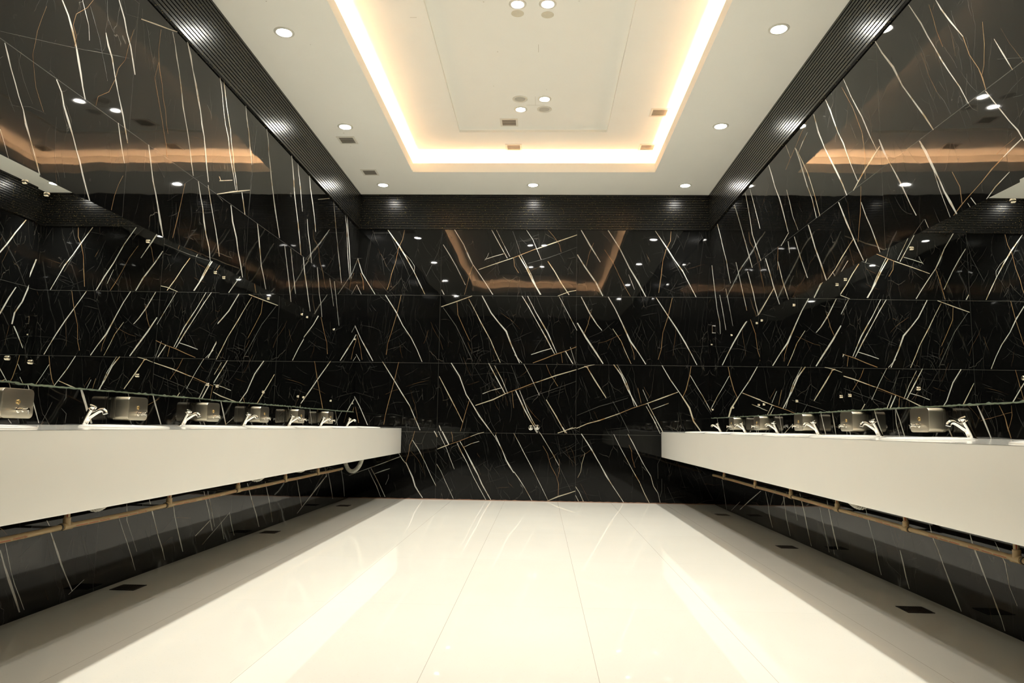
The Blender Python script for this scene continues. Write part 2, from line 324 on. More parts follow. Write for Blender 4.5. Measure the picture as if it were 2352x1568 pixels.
VEINS_BACK='''w-17357,31543,-17415,31500 -15897,29616,-16019,29531 -14963,28085,-15062,28026 -14096,26529,-14158,26495 -13371,25157,-13455,25115 -12685,23773,-12749,23742
w-15796,29137,-15812,29119 -14559,27929,-14578,27912 -14030,27122,-14062,27112 -14049,26311,-14073,26312
g-15357,31525,-15405,31535 -15560,30340,-15606,30355 -15988,29363,-16035,29377 -16326,27500,-16372,27513 -16731,26184,-16795,26202 -16941,25080,-16988,25093 -17212,24274,-17258,24291
w-20879,28096,-20940,28077 -20252,26290,-20343,26251 -19634,25285,-19687,25251 -18620,23728,-18673,23694
g-20479,26277,-20516,26262 -20136,25472,-20198,25459 -20001,24264,-20040,24260
w-21014,25127,-21049,25109 -20280,23707,-20315,23690
w-9352,31619,-9426,31572 -8214,29796,-8291,29754 -7555,28398,-7698,28330 -7072,27381,-7149,27341
w-7078,27384,-7142,27338 -6366,26385,-6430,26339 -5487,25101,-5554,25056 -4643,23801,-4709,23758
w-10671,29780,-10724,29745 -9824,28493,-9904,28443 -9049,27167,-9120,27129 -7918,24925,-7974,24897
g-7087,27354,-7133,27368 -7539,25745,-7601,25762 -7996,23748,-8042,23759
c-6419,26797,-6394,26729 -4752,27410,-4728,27341 -2398,28227,-2375,28159
g-2399,28223,-2375,28163 -1027,28784,-1003,28724 345,29344,369,29285
c346,29308,370,29240 2692,30190,2731,30075 5152,31045,5175,30977
w-5651,28044,-5630,27983 -4570,28413,-4551,28351 -3488,28721,-3470,28659
w-5244,28775,-5274,28786 -5374,28368,-5407,28386 -5724,27863,-5750,27881
w-4946,31630,-5002,31599 -4157,30222,-4235,30177 -3009,28165,-3064,28133
w-4397,31628,-4440,31606 -3578,30011,-3620,29989 -2723,28363,-2765,28341
t-2419,31428,-2449,31417 -1893,30018,-1946,29999 -1492,28706,-1522,28696
w-1661,28524,-1741,28473 -738,27032,-854,26966 81,25447,-65,25366 946,23847,865,23799
w-1429,28610,-1464,28591 -166,26219,-228,26188 424,24821,389,24803 1020,23834,987,23813
w-837,31643,-870,31621 -32,30431,-67,30412 979,28020,943,28004
g-2265,28196,-2312,28191 -2153,27199,-2197,27183 -1653,26406,-1692,26380
t-610,27557,-602,27526 1737,28243,1753,28191 3457,28878,3469,28848 5164,29556,5176,29526
g1729,31656,1699,31629 2426,30849,2395,30825 3125,29841,3089,29823 3329,28933,3291,28924
c1784,27841,1713,27791 2581,26645,2504,26596 3380,25260,3291,25203 4316,23834,4245,23785
w-10718,24352,-10793,24310 -10386,23756,-10462,23714
c2946,23706,2966,23654 4307,24240,4327,24172 5091,24378,5100,24323
w5683,31617,5622,31581 6707,29892,6571,29808 7653,28272,7587,28230 7944,27771,7883,27734
w5260,28667,5167,28608 6114,27279,6005,27205 7500,25306,7358,25215 8256,23747,8159,23696
w8872,31598,8793,31545 10206,29494,10112,29439 11375,27106,11266,27045 12378,25441,12242,25361 13243,23704,13161,23659
g7147,30046,7110,30061 6660,28840,6623,28852 6274,27239,6236,27248
g8421,29270,8382,29243 9396,27773,9356,27750 10172,26084,10130,26063 10763,24879,10716,24853 11424,23719,11384,23695
w11235,26285,11206,26273 11628,25300,11581,25281 11906,24506,11877,24495
w14396,31558,14332,31512 15754,29527,15662,29464 16610,28100,16525,28040 17566,26750,17470,26686 17928,25946,17859,25910 19053,23687,18984,23650
g16238,31501,16191,31505 16133,30290,16076,30306 15631,29287,15587,29303 15231,27892,15185,27900 15034,26102,14963,26111 14714,24124,14669,24130
t17540,27521,17515,27503 18204,26533,18178,26515
t14567,31301,14547,31288 15396,29909,15352,29882 16195,28507,16171,28492 16883,27230,16845,27209 17518,25931,17498,25920
t-19080,31159,-19079,31134 -17168,31166,-17178,31144 -16504,29846,-16525,29835 -15866,28528,-15894,28515 -15200,27231,-15236,27214 -14595,25911,-14616,25901
w-17382,23660,-17441,23622 -15999,21631,-16107,21567 -15185,20028,-15248,19990 -14142,18573,-14218,18527 -13421,17188,-13485,17159 -12789,15774,-12853,15746
g-15503,23650,-15550,23661 -15928,21495,-15974,21506 -16540,19111,-16585,19125 -16893,17926,-16939,17937 -17042,16551,-17089,16557
w-21025,20278,-21089,20248 -20056,18309,-20119,18277 -19291,17073,-19406,17008 -18581,15810,-18642,15775
g-20586,18886,-20624,18876 -20129,17311,-20167,17303 -19878,15938,-19917,15932
w-20763,16818,-20797,16799 -20131,15785,-20164,15765
c-10754,22314,-10729,22246 -9002,22958,-8967,22863 -7142,23635,-7117,23568
g-8862,22913,-8910,22910 -8723,21373,-8780,21358 -8006,19803,-8051,19782 -7291,18335,-7333,18315
t-10528,22254,-10560,22231 -9698,21131,-9756,21089 -8887,19998,-8943,19964 -8202,18624,-8254,18598 -7516,17261,-7575,17232 -6852,15894,-6887,15877
c-7492,23274,-7540,23247 -6706,21851,-6755,21825 -5939,20428,-6032,20377 -4841,18465,-4907,18431 -4249,17112,-4318,17080 -3636,15778,-3685,15755
w-5910,23673,-5992,23628 -4781,21631,-4885,21564 -3917,20535,-4003,20462 -2964,19491,-3114,19403 -2372,17911,-2490,17860 -1388,15772,-1472,15733
w-2008,16735,-2042,16703 -1123,15772,-1157,15740
w-1217,23664,-1270,23631 -369,22343,-451,22293 378,20969,324,20938 1693,18741,1581,18677 2648,16882,2593,16852
w-574,23665,-622,23640 473,21661,409,21626 1195,20505,1085,20439 1881,19326,1769,19270 2896,16978,2846,16956
w-97,16769,-77,16711 1058,17183,1084,17101 2220,17515,2237,17456
g107,15799,129,15741 1365,16280,1393,16209 2606,16811,2636,16728 3960,17241,3981,17183 5153,17740,5176,17683
w3913,17235,3834,17187 4790,15750,4710,15702
g3412,16975,3373,16970 3574,15812,3536,15807
w3130,23612,3095,23593 4161,21689,4113,21663 5231,19634,5197,19615
w4465,17669,4436,17660 5053,15734,5024,15725
w5714,23619,5651,23586 6716,21731,6602,21664 7573,20362,7492,20302 8139,19676,8086,19630
w5295,20535,5202,20478 6356,18805,6204,18707 7512,17065,7369,16968 8294,15796,8204,15736
w8868,23652,8788,23603 9679,22238,9597,22193 10383,20774,10282,20725 11461,18462,11305,18374 12347,17142,12270,17089 13190,15789,13112,15739
g6871,21892,6834,21901 6493,20315,6445,20329 6103,19333,6067,19347
c9386,19873,9347,19847 10353,18422,10300,18392 10897,17092,10841,17066 11489,15794,11448,15773
g11401,18230,11364,18217 11780,17068,11743,17058 11873,16293,11835,16288
w14430,23595,14365,23551 15769,21512,15684,21455 16808,19941,16704,19873 17758,18322,17645,18256 18400,17045,18332,17008 19035,15772,18967,15736
g16289,23543,16244,23553 15790,21379,15738,21393 15154,19424,15109,19433 14945,17481,14900,17488 14591,16314,14547,16327
w-17436,15728,-17501,15686 -16041,13662,-16124,13609 -15074,12163,-15168,12103 -14095,10679,-14168,10640 -13438,9262,-13511,9230 -12788,7853,-12858,7822
g-15539,15685,-15586,15695 -15957,13631,-16012,13643 -16297,12169,-16343,12181 -16633,10713,-16701,10730 -16896,9557,-16942,9566 -17050,8403,-17096,8410
w-20787,11943,-20854,11906 -19945,10500,-20014,10467 -18925,8356,-18995,8325
g-20442,10385,-20488,10375 -19979,8561,-20025,8551
c-10739,14102,-10787,14076 -9448,11809,-9547,11756 -8640,10306,-8703,10273 -7855,8801,-7903,8777
w-9356,15689,-9441,15635 -8337,14143,-8439,14093 -7518,12021,-7609,11980 -7122,11456,-7205,11399
w-7131,11448,-7196,11407 -5904,9566,-6026,9482 -4514,7717,-4575,7670
g-7141,11421,-7186,11434 -7586,9877,-7641,9892 -8123,7767,-8167,7779
c-6484,10796,-6461,10731 -4479,11515,-4436,11411 -2941,12246,-2910,12184
g-2936,12243,-2915,12186 -1207,12903,-1177,12826 517,13578,540,13521
c517,13544,541,13478 2815,14406,2851,14294 5167,15087,5186,15021
w-5680,12150,-5656,12093 -4679,12549,-4660,12490 -3523,12854,-3507,12794
w-4987,15690,-5048,15656 -3865,13716,-3967,13660 -3050,12230,-3110,12196
w-4313,15439,-4354,15417 -3405,13805,-3463,13776 -2710,12168,-2753,12150
t-2380,15456,-2409,15444 -1775,14011,-1812,13998 -1473,12853,-1502,12846
w-1785,12578,-1876,12535 -721,10392,-840,10332 9,9059,-76,9008 825,7781,741,7728
w-1366,12571,-1409,12553 -352,10195,-437,10157 231,9059,159,9019 994,7769,954,7745
w-928,15670,-962,15652 -33,14036,-77,14014 947,12023,913,12006
g-2233,12360,-2271,12356 -2014,10539,-2052,10534
g1683,15601,1648,15587 2077,14640,2043,14621 3051,13110,3019,13089
c1736,11565,1670,11525 2916,9677,2822,9621 3966,7782,3899,7745
t-610,11625,-599,11596 625,12103,638,12067 1881,12525,1892,12491 3512,13114,3523,13085 5139,13717,5149,13689
c3066,7776,3083,7726 4209,8173,4224,8121 5162,8415,5175,8363
w-10570,8421,-10656,8389 -10321,7794,-10408,7762
c6419,15378,6353,15338 7312,13959,7194,13884 8626,11849,8561,11807
c6116,15502,6080,15400 6539,15353,6503,15250
c5323,15112,5337,15076 6280,15489,6300,15418 7246,15677,7254,15639
w9497,15714,9417,15653 10384,14575,10249,14497 11133,12847,11017,12787 12157,10945,12070,10896
w9857,15697,9824,15678 10916,13788,10859,13760 11419,12363,11344,12337 11847,10923,11811,10911
w12807,12847,12772,12831 13369,11517,13334,11501
w13380,11240,13320,11207 14314,9448,14254,9415 15114,7947,15054,7914
w13178,10946,13138,10924 14131,9259,14056,9219 14764,7841,14723,7822
c5193,8345,5220,8282 6472,8914,6499,8839 7816,9293,7848,9195 10104,10107,10126,10043
g10102,10106,10128,10043 11604,10741,11627,10677 13150,11253,13170,11188
c13149,11253,13171,11189 14952,11959,14991,11849 16766,12636,16789,12571
t5251,9792,5263,9764 6534,10344,6546,10316 7820,10893,7841,10832 9453,11354,9465,11314 11067,11875,11076,11846
w13866,10631,13887,10574 15711,11341,15731,11284
w15032,15668,14972,15633 15980,14055,15897,14000 17274,12153,17217,12113
c17290,12162,17200,12103 18157,10849,18003,10775 18601,9338,18461,9268 19367,8214,19281,8151
g18359,15588,18307,15597 18166,14430,18090,14446 17768,12890,17689,12914 17402,12124,17354,12145
w18247,14549,18201,14521 18924,13350,18878,13322 19634,12177,19587,12150 20288,10957,20226,10923 20914,9728,20867,9702
t9373,11465,9339,11446 10326,9766,10283,9743 11264,7882,11230,7865
g12238,13028,12201,13019 12609,11313,12572,11304
t-10762,31180,-10786,31186 -11293,28742,-11323,28753 -11948,27323,-11981,27339 -12609,25914,-12631,25925
t18685,12921,18666,12908 19628,11516,19609,11503 20530,10094,20511,10082
g-13417,7729,-13458,7739 -13604,6917,-13653,6933 -13925,6152,-13972,6163 -14066,5053,-14106,5061 -14340,4203,-14379,4216
w-13646,6681,-13680,6659 -12867,5602,-12934,5563 -12067,4088,-12104,4070 -11427,2758,-11472,2737 -10775,1514,-10811,1496
w-11132,7777,-11220,7725 -10933,7455,-11023,7407 -10768,7116,-10861,7073
w-15233,5218,-15268,5196 -14725,4476,-14782,4436 -14382,4054,-14413,4028
w-14320,4143,-14394,4108 -13942,3398,-14039,3352 -13466,2487,-13603,2434 -13144,1489,-13267,1436 -12756,874,-12849,814 -12281,184,-12348,139
w-18646,3263,-18682,3245 -18176,2393,-18227,2367 -17616,1399,-17685,1368 -17135,206,-17173,191
w-18341,3400,-18395,3370 -17831,2572,-17898,2535 -17279,1574,-17348,1540 -16596,204,-16651,178
w-20882,2562,-20866,2525 -19867,2965,-19846,2914 -18427,3501,-18401,3437 -16817,4118,-16789,4052 -15072,4790,-15056,4752
w-17925,2810,-17907,2766 -16961,3206,-16923,3109 -16186,3428,-16170,3383
w-16317,2748,-16337,2747 -16299,2325,-16325,2332 -16619,1565,-16638,1573
w-10672,7739,-10699,7726 -10206,6820,-10258,6794 -9723,5892,-9752,5879 -9258,4723,-9304,4705 -8724,3469,-8753,3458
w-10208,7764,-10305,7714 -9783,7018,-9918,6947 -9399,6270,-9495,6219
c-10770,5722,-10751,5679 -10102,6028,-10063,5935 -9413,6267,-9395,6223
g-9411,6264,-9397,6226 -8224,6690,-8208,6648 -6952,7215,-6936,7177
c-6954,7218,-6935,7174 -6190,7529,-6172,7478 -5422,7732,-5410,7687
g-9180,7718,-9220,7707 -9047,7252,-9091,7245 -8980,6532,-9021,6529
w-8487,6465,-8533,6442 -7895,5342,-7963,5307 -7280,4256,-7335,4228 -6572,2758,-6618,2736
w-6572,2759,-6617,2735 -5775,1359,-5829,1329 -5010,42,-5054,17
w-8143,6645,-8201,6610 -7478,5600,-7537,5567 -6630,4125,-6785,4043 -5959,2862,-6045,2820 -5504,1876,-5611,1820 -4436,41,-4495,7
w-7740,5980,-7719,5938 -6851,6417,-6833,6373 -5958,6685,-5944,6639
w-10786,4025,-10815,4007 -10251,3194,-10282,3179 -9706,2034,-9745,2016 -8754,134,-8784,120
w-4548,7708,-4575,7687 -4107,7166,-4143,7142 -3846,6660,-3876,6644
w-4052,7423,-4121,7394 -3629,6513,-3745,6459 -3258,5750,-3326,5719 -2752,4593,-2860,4542 -2393,4027,-2522,3948 -1889,3181,-1952,3141
g-3950,7700,-3978,7712 -4073,7402,-4101,7414
t-14591,7677,-14607,7671 -14126,6581,-14142,6575 -13981,6074,-13997,6070
w-1902,3322,-1943,3292 -1347,2633,-1420,2582 -608,1491,-651,1465 252,26,208,1
w-1970,7659,-2000,7643 -1308,6493,-1353,6469 -763,5451,-809,5427 4,4107,-60,4073 528,3065,496,3049 1179,1831,1136,1810 2030,136,2000,121
w683,8209,652,8186 1235,7486,1177,7448 1869,6435,1836,6415 2519,5399,2474,5374 3262,4050,3229,4031
t3257,4046,3234,4035 3685,3116,3662,3105 4641,1267,4619,1255
g1390,6268,1365,6252 1929,5383,1901,5372 2312,4031,2281,4018 2954,2897,2923,2883 3233,1963,3183,1958 3180,666,3151,666
g3251,4771,3230,4771 3285,3415,3257,3417 3108,2683,3087,2687
c1741,20,1767,-41 3143,653,3188,534 4409,1039,4435,959 5091,1270,5113,1207
w5794,7718,5724,7670 6439,6786,6353,6730 7082,5804,6980,5742 7595,4863,7522,4820 7910,4348,7838,4304
w7906,4343,7843,4309 8673,3026,8544,2950 9267,2036,9205,1994 10617,50,10558,10
w5156,1752,5107,1719 5600,1085,5549,1057 6076,40,6023,16
w5153,762,5119,745 5543,27,5510,9
w9470,7706,9436,7688 10205,6251,10167,6231 10946,4912,10888,4881 11661,3567,11628,3549
c11666,3571,11622,3545 12395,2342,12343,2315 12903,1190,12834,1157 13470,74,13425,51
w11114,7738,11055,7705 11697,6703,11619,6662 12415,5248,12355,5217 12828,4423,12768,4392
w12816,4419,12780,4396 13652,3086,13598,3061 13955,1954,13903,1932 14461,1136,14423,1120 14682,89,14641,80
g11200,6525,11169,6512 11486,5849,11445,5838 11562,5015,11529,5007 11871,3981,11839,3971
t5932,7222,5907,7224 5837,5861,5801,5855 6198,5507,6180,5489
c6203,5494,6175,5502 5839,4289,5810,4295 5737,3453,5708,3461 5371,2718,5345,2730
t14800,5162,14778,5173 14430,4433,14405,4436 14468,2779,14443,2777
t14887,2785,14858,2785 14884,1443,14836,1446 14660,717,14632,725
t18852,4100,18826,4087 19656,2359,19630,2346 20558,631,20532,617
t18985,144,18992,125 19920,471,19925,446 20698,534,20699,514
t15499,1873,15476,1862 16311,141,16288,130
w3611,8470,3559,8433 4145,7740,4094,7703
c3053,7747,3067,7707 3943,8096,3974,8017 4796,8436,4812,8397
w374,8261,323,8230 698,7738,647,7707
'''
VEINS_LEFT='''w30516,27371,30455,27314 31029,26923,30948,26854 31428,26395,31304,26301 31751,25795,31665,25736 32027,25250,31888,25160 32268,24674,32151,24602 32460,24142,32381,24094 32717,23644,32642,23599
w34697,29944,34629,29888 35302,29279,35201,29203 35601,28662,35523,28606 36041,28132,35943,28066 36347,27508,36231,27436 36623,26858,36545,26811
w31866,28195,31845,28178 32175,27753,32130,27718 32470,27290,32448,27275 32626,26583,32603,26570
g32656,28673,32633,28671 32247,28023,32228,28026 31523,27274,31491,27273 31374,26656,31346,26639 31656,26278,31625,26259 31613,25713,31587,25701
w33833,27667,33785,27633 34145,27177,34027,27093 34526,26724,34423,26654 34742,26190,34683,26153 35008,25683,34915,25626 35260,25160,35209,25129 35841,24247,35730,24184 36139,23609,36037,23555 36420,22954,36366,22926
w27390,23585,27353,23557 27643,23173,27570,23120 27860,22728,27814,22694 28156,22270,28108,22236 28436,21790,28390,21758 28755,21353,28715,21327 29009,20861,28893,20790 29286,20379,29226,20342 29557,19921,29500,19887 29851,19467,29764,19418 30098,18979,30055,18955
w30600,23617,30543,23571 31016,23208,30954,23165 31266,22675,31169,22613 31691,22120,31564,22038 32076,21521,32011,21482 32372,21033,32306,20994 32720,20564,32622,20510 32996,20045,32891,19991 33325,19482,33243,19439 33697,18927,33626,18891
w35463,23656,35411,23629 35797,22874,35712,22831 36021,22329,35968,22303 36284,21797,36230,21771
c36768,30137,36747,30077 38196,30680,38162,30590 39518,31147,39493,31082 40568,31551,40544,31485
g38797,30661,38752,30638 38712,29393,38667,29370 38950,28399,38875,28356 39327,27654,39282,27629 39583,26832,39537,26807 39923,26302,39871,26276 40067,25664,40020,25641 40355,25095,40308,25072
g38804,28692,38766,28677 38525,27624,38488,27607 38868,26993,38808,26958 39216,26352,39167,26325 39568,25702,39511,25671 39874,25054,39835,25034 40219,24416,40180,24397 40450,23715,40410,23697
w40063,31241,40010,31205 40433,30654,40379,30620 40750,30023,40636,29953 41077,29389,41007,29347 41364,28768,41281,28722 41632,28130,41542,28083 41885,27478,41748,27407 42211,26858,42125,26812 42650,26100,42577,26063 43015,25291,42955,25263 43351,24514,43251,24470 43704,23735,43642,23708
w41852,31599,41774,31546 42412,30998,42216,30874 42753,30243,42670,30193 43285,29593,43100,29484 43720,28867,43511,28750 44116,28107,44013,28053 44425,27407,44264,27327 44794,26727,44704,26684 45093,26004,44940,25938 45400,25014,45278,24964 45784,24045,45690,24008
w45759,23826,45683,23795 46249,22941,46152,22902 46750,22043,46663,22010 47238,21259,47145,21227 47675,20444,47562,20408 48044,19595,47961,19570
w46480,31585,46408,31544 46853,30937,46780,30898 47116,30223,47043,30185 47400,29513,47324,29475 47737,28824,47658,28783 48339,28111,48214,28050 48636,27237,48559,27203 49140,26449,48984,26379 49589,25698,49507,25663 49981,24911,49900,24880
w47088,31606,47023,31571 47440,30896,47323,30835 47763,30163,47670,30114 48168,29461,48066,29409 48594,28737,48499,28692 48847,27924,48762,27885 49287,27185,49155,27129 49515,26408,49377,26350 49958,25710,49850,25666 50243,24940,50171,24913
w50834,31581,50770,31549 51205,30724,51082,30664 51661,29896,51585,29861 52109,28806,51940,28733 52563,27704,52495,27676
t53132,31126,53085,31109 52916,29798,52822,29765 52767,28509,52665,28474 52747,27432,52683,27411 52650,26336,52574,26313 52566,25252,52479,25228 52460,24171,52415,24159
w55030,31556,54931,31509 55499,30720,55397,30676 55749,29779,55644,29736 56226,28926,56064,28860 56594,28017,56426,27951 57166,26904,57017,26848 57822,25801,57596,25720 58434,24791,58285,24740 59069,23768,58958,23732
g36221,21092,36191,21090 35879,20473,35848,20470 35620,19810,35589,19806 35451,19022,35420,19017
g36163,29156,36135,29145 35799,27991,35772,27981 35618,27160,35592,27154 35082,26412,35047,26405 34893,25730,34862,25723 34464,24853,34436,24857 33630,24217,33606,24219 33511,23687,33487,23680
w38421,23665,38349,23630 38703,23056,38579,22999 38922,22412,38846,22379 39181,21823,39061,21770 39512,21258,39408,21212 39892,20559,39758,20505 40266,19847,40071,19772 40632,19022,40553,18993
w49383,23581,49284,23546 49869,22543,49671,22471 50634,21581,50464,21522 51023,20697,50895,20657 51607,19862,51447,19814 52078,18976,51970,18947
w51072,25099,50957,25054 51492,24384,51347,24330 51849,23636,51730,23594
c47062,23659,47082,23622 49555,24683,49597,24593 52417,25717,52434,25675
c47287,24670,47298,24626 49331,25421,49343,25376
c47291,24949,47215,24908 47563,24748,47486,24708
w60892,31616,60771,31565 61375,30740,61153,30652 61760,29813,61543,29733 62048,28844,61834,28767 62483,27920,62318,27862 63051,26889,62914,26843 63667,25855,63438,25784 64126,24757,63994,24719 64590,23649,64456,23613
w62537,31521,62457,31488 63028,30579,62909,30532 63588,29649,63408,29582 63957,28637,63874,28608 64410,27644,64326,27616
w65903,31555,65762,31501 66439,30446,66214,30362 67218,29408,66992,29327 67953,28174,67781,28117 68535,26868,68383,26823
c68702,30172,68720,30135 72494,31495,72515,31455
w73961,31689,73851,31651 74701,30353,74514,30293 75359,28969,75175,28913 76081,27582,75966,27549 76852,26335,76620,26273 77602,25060,77400,25010 78226,23734,78104,23707
w78624,31558,78500,31518 79482,30316,79265,30251 79904,28926,79775,28892 80316,27525,80129,27478 80969,26174,80736,26117 81694,24821,81561,24790
w79397,31697,79270,31657 79940,30394,79753,30339 80582,29106,80355,29043 81184,27789,80952,27730 81607,26415,81374,26359 82211,25071,82077,25041
w54218,23596,54158,23577 54647,22614,54517,22575 55049,21612,54924,21577 55459,20602,55363,20575 56124,19785,56062,19768 56667,18915,56603,18899
g42735,22895,42690,22885 42355,21402,42306,21393 42060,20298,41981,20285 41707,19205,41665,19199
t27070,23908,27068,23896 27909,24228,27907,24212 28800,24577,28798,24560 29649,24900,29645,24880 30546,25244,30544,25230 31499,25624,31496,25603 32298,25933,32296,25918 33143,26309,33139,26273 34026,26657,34024,26639 34960,27051,34953,27009 35937,27424,35934,27409
g29550,26472,29535,26467 29322,25760,29307,25756 29133,25073,29114,25066 29071,24504,29056,24498 28989,23932,28971,23924 29159,23282,29145,23273 29353,22639,29338,22630 29651,22214,29634,22202 29964,21789,29950,21779
w27588,20007,27570,19994 27920,19487,27893,19470 28258,18889,28239,18878
t37271,30155,37248,30139 37609,29529,37585,29513 37941,28887,37899,28861 38315,28211,38291,28196 38700,27528,38676,27513
t33726,29339,33706,29327 33832,28656,33785,28627 34014,28182,33995,28169
t32463,28242,32446,28229 32776,27872,32728,27834 33059,27469,33042,27455 33381,27085,33348,27062 33661,26504,33629,26483 33990,25946,33947,25918 34262,25340,34242,25329
w44399,23621,44327,23591 44789,22873,44683,22830 45236,22134,45138,22097 45569,21340,45389,21278 45938,20552,45832,20514 46484,19803,46381,19770 46760,18954,46680,18933
w54232,23626,54137,23595 54730,22656,54549,22601 55104,21636,55006,21609 55482,20608,55340,20569 56104,19780,56005,19752 56686,18920,56584,18894
w60313,23442,60211,23411 60992,22177,60888,22149 61674,20889,61541,20856 62161,19920,61988,19880 62627,18934,62518,18911
w61852,23550,61775,23529 62247,22635,62167,22614 62676,21720,62598,21700 63218,20821,63062,20783 63624,19877,63543,19860
w65261,23590,65124,23554 65933,22237,65700,22178 66816,20910,66632,20866 67391,19938,67199,19896 68021,18963,67875,18933
w65807,27347,65720,27319 66364,26093,66199,26042 67147,24884,66989,24839 67683,23584,67591,23561
w69519,23583,69384,23549 70076,22459,69894,22418 70455,21283,70317,21253 71274,20185,71133,20156 71756,19002,71613,18977
w73785,23377,73699,23355 74743,22086,74625,22059 75626,20748,75536,20730
w75526,23399,75412,23373 76370,21966,76232,21937 77148,20492,77030,20470 78016,19008,77896,18988
w34190,9962,34071,9933 34484,9558,34297,9514 34736,9136,34572,9102 35080,8591,34866,8547 35292,8241,35170,8212
w30495,9943,30455,9933 30724,9540,30662,9523 31005,9091,30944,9077 31448,8231,31405,8223
w29420,9878,29385,9869 29590,9557,29555,9547
w29561,8388,29533,8372 29763,8214,29734,8198
w40701,9960,40620,9945 41102,9376,40958,9350 41869,8216,41785,8203
w38172,9936,38125,9926 38388,9591,38340,9582
g40137,9243,40154,9230 41418,9688,41436,9675
t33121,9933,33096,9933 33145,9397,33085,9402 32990,9227,32968,9235
t32873,8908,32856,8897 33266,8670,33223,8662 33218,8236,33193,8238
t32193,9161,32176,9166 31783,8478,31755,8487 31607,8225,31591,8230
w46426,9908,46344,9896 46585,9657,46502,9645
w49608,9913,49488,9897 50180,9108,49994,9087 50707,8219,50582,8208
w50620,8254,50660,8235 51676,8667,51718,8649
w63173,9912,63021,9899 63616,9227,63461,9216
w58023,8701,57943,8691 58473,8245,58392,8235
w67032,8680,66938,8669 67475,8275,67379,8265
w69196,9916,69117,9911 70036,8322,69955,8319
w77900,9914,77751,9904 79019,8264,78866,8257
w47181,8468,47114,8453 47472,8210,47405,8196
w29826,3080,29752,3078 30162,2400,30071,2397 30580,1710,30413,1705 30963,998,30827,998 31318,273,31239,275
w30022,3417,29991,3417 30292,2750,30256,2751 30554,2075,30522,2076 30854,1494,30813,1493 31227,905,31176,903 31573,303,31541,303
w32886,3368,32819,3362 33538,2347,33398,2341 33840,1801,33727,1796 34199,1248,34129,1244 34827,380,34755,376
w32543,3924,32493,3914 32792,3621,32741,3610
w34505,305,34526,288 35619,751,35642,734
w43996,3371,43906,3375 44274,2672,44184,2675 44664,1961,44574,1963 45131,1203,44979,1209 45557,436,45464,440
w41162,4010,41111,4009 41627,3254,41493,3252 42042,2484,41989,2484 42467,1769,42386,1769 43015,1039,42892,1041 43391,300,43335,303
w38254,3332,38227,3330 38739,2609,38688,2607 39266,1872,39205,1870 39762,1103,39706,1103 40216,320,40186,321
w38883,4023,38859,4025 39022,3118,38965,3120 39628,2225,39605,2224 40234,1305,40211,1305
w47893,3913,47833,3912 48769,2622,48672,2624 49538,1154,49473,1157
w48455,3864,48411,3864 48959,3043,48897,3044 49415,2210,49332,2213 49854,1367,49807,1369
w55079,3880,54989,3877 56391,2260,56237,2259 57267,1294,57053,1297 57892,310,57792,315
w58695,3731,58617,3731 59792,2160,59665,2164 60805,300,60720,306
w66493,3304,66409,3305 67328,2055,67178,2060 68174,780,68087,784
w75097,3952,74968,3953 75797,2965,75666,2968
w76287,3410,76154,3411 77458,1974,77278,1979 78455,509,78315,516
w75771,3108,75643,3143 73281,2265,73051,2332 70906,1491,70678,1564 68823,879,68690,924 66947,273,66846,308
w48104,463,48140,444 49164,884,49201,866 50301,1313,50341,1294 52211,2086,52254,2067
w49088,1859,49023,1892 47080,1136,47020,1168
w50815,1556,50736,1560 51492,304,51411,310
w52144,2035,52071,2038 52623,1190,52492,1196 53182,328,53108,331
w81364,3444,81237,3446 82468,1885,82270,1894 83148,320,83015,329
'''
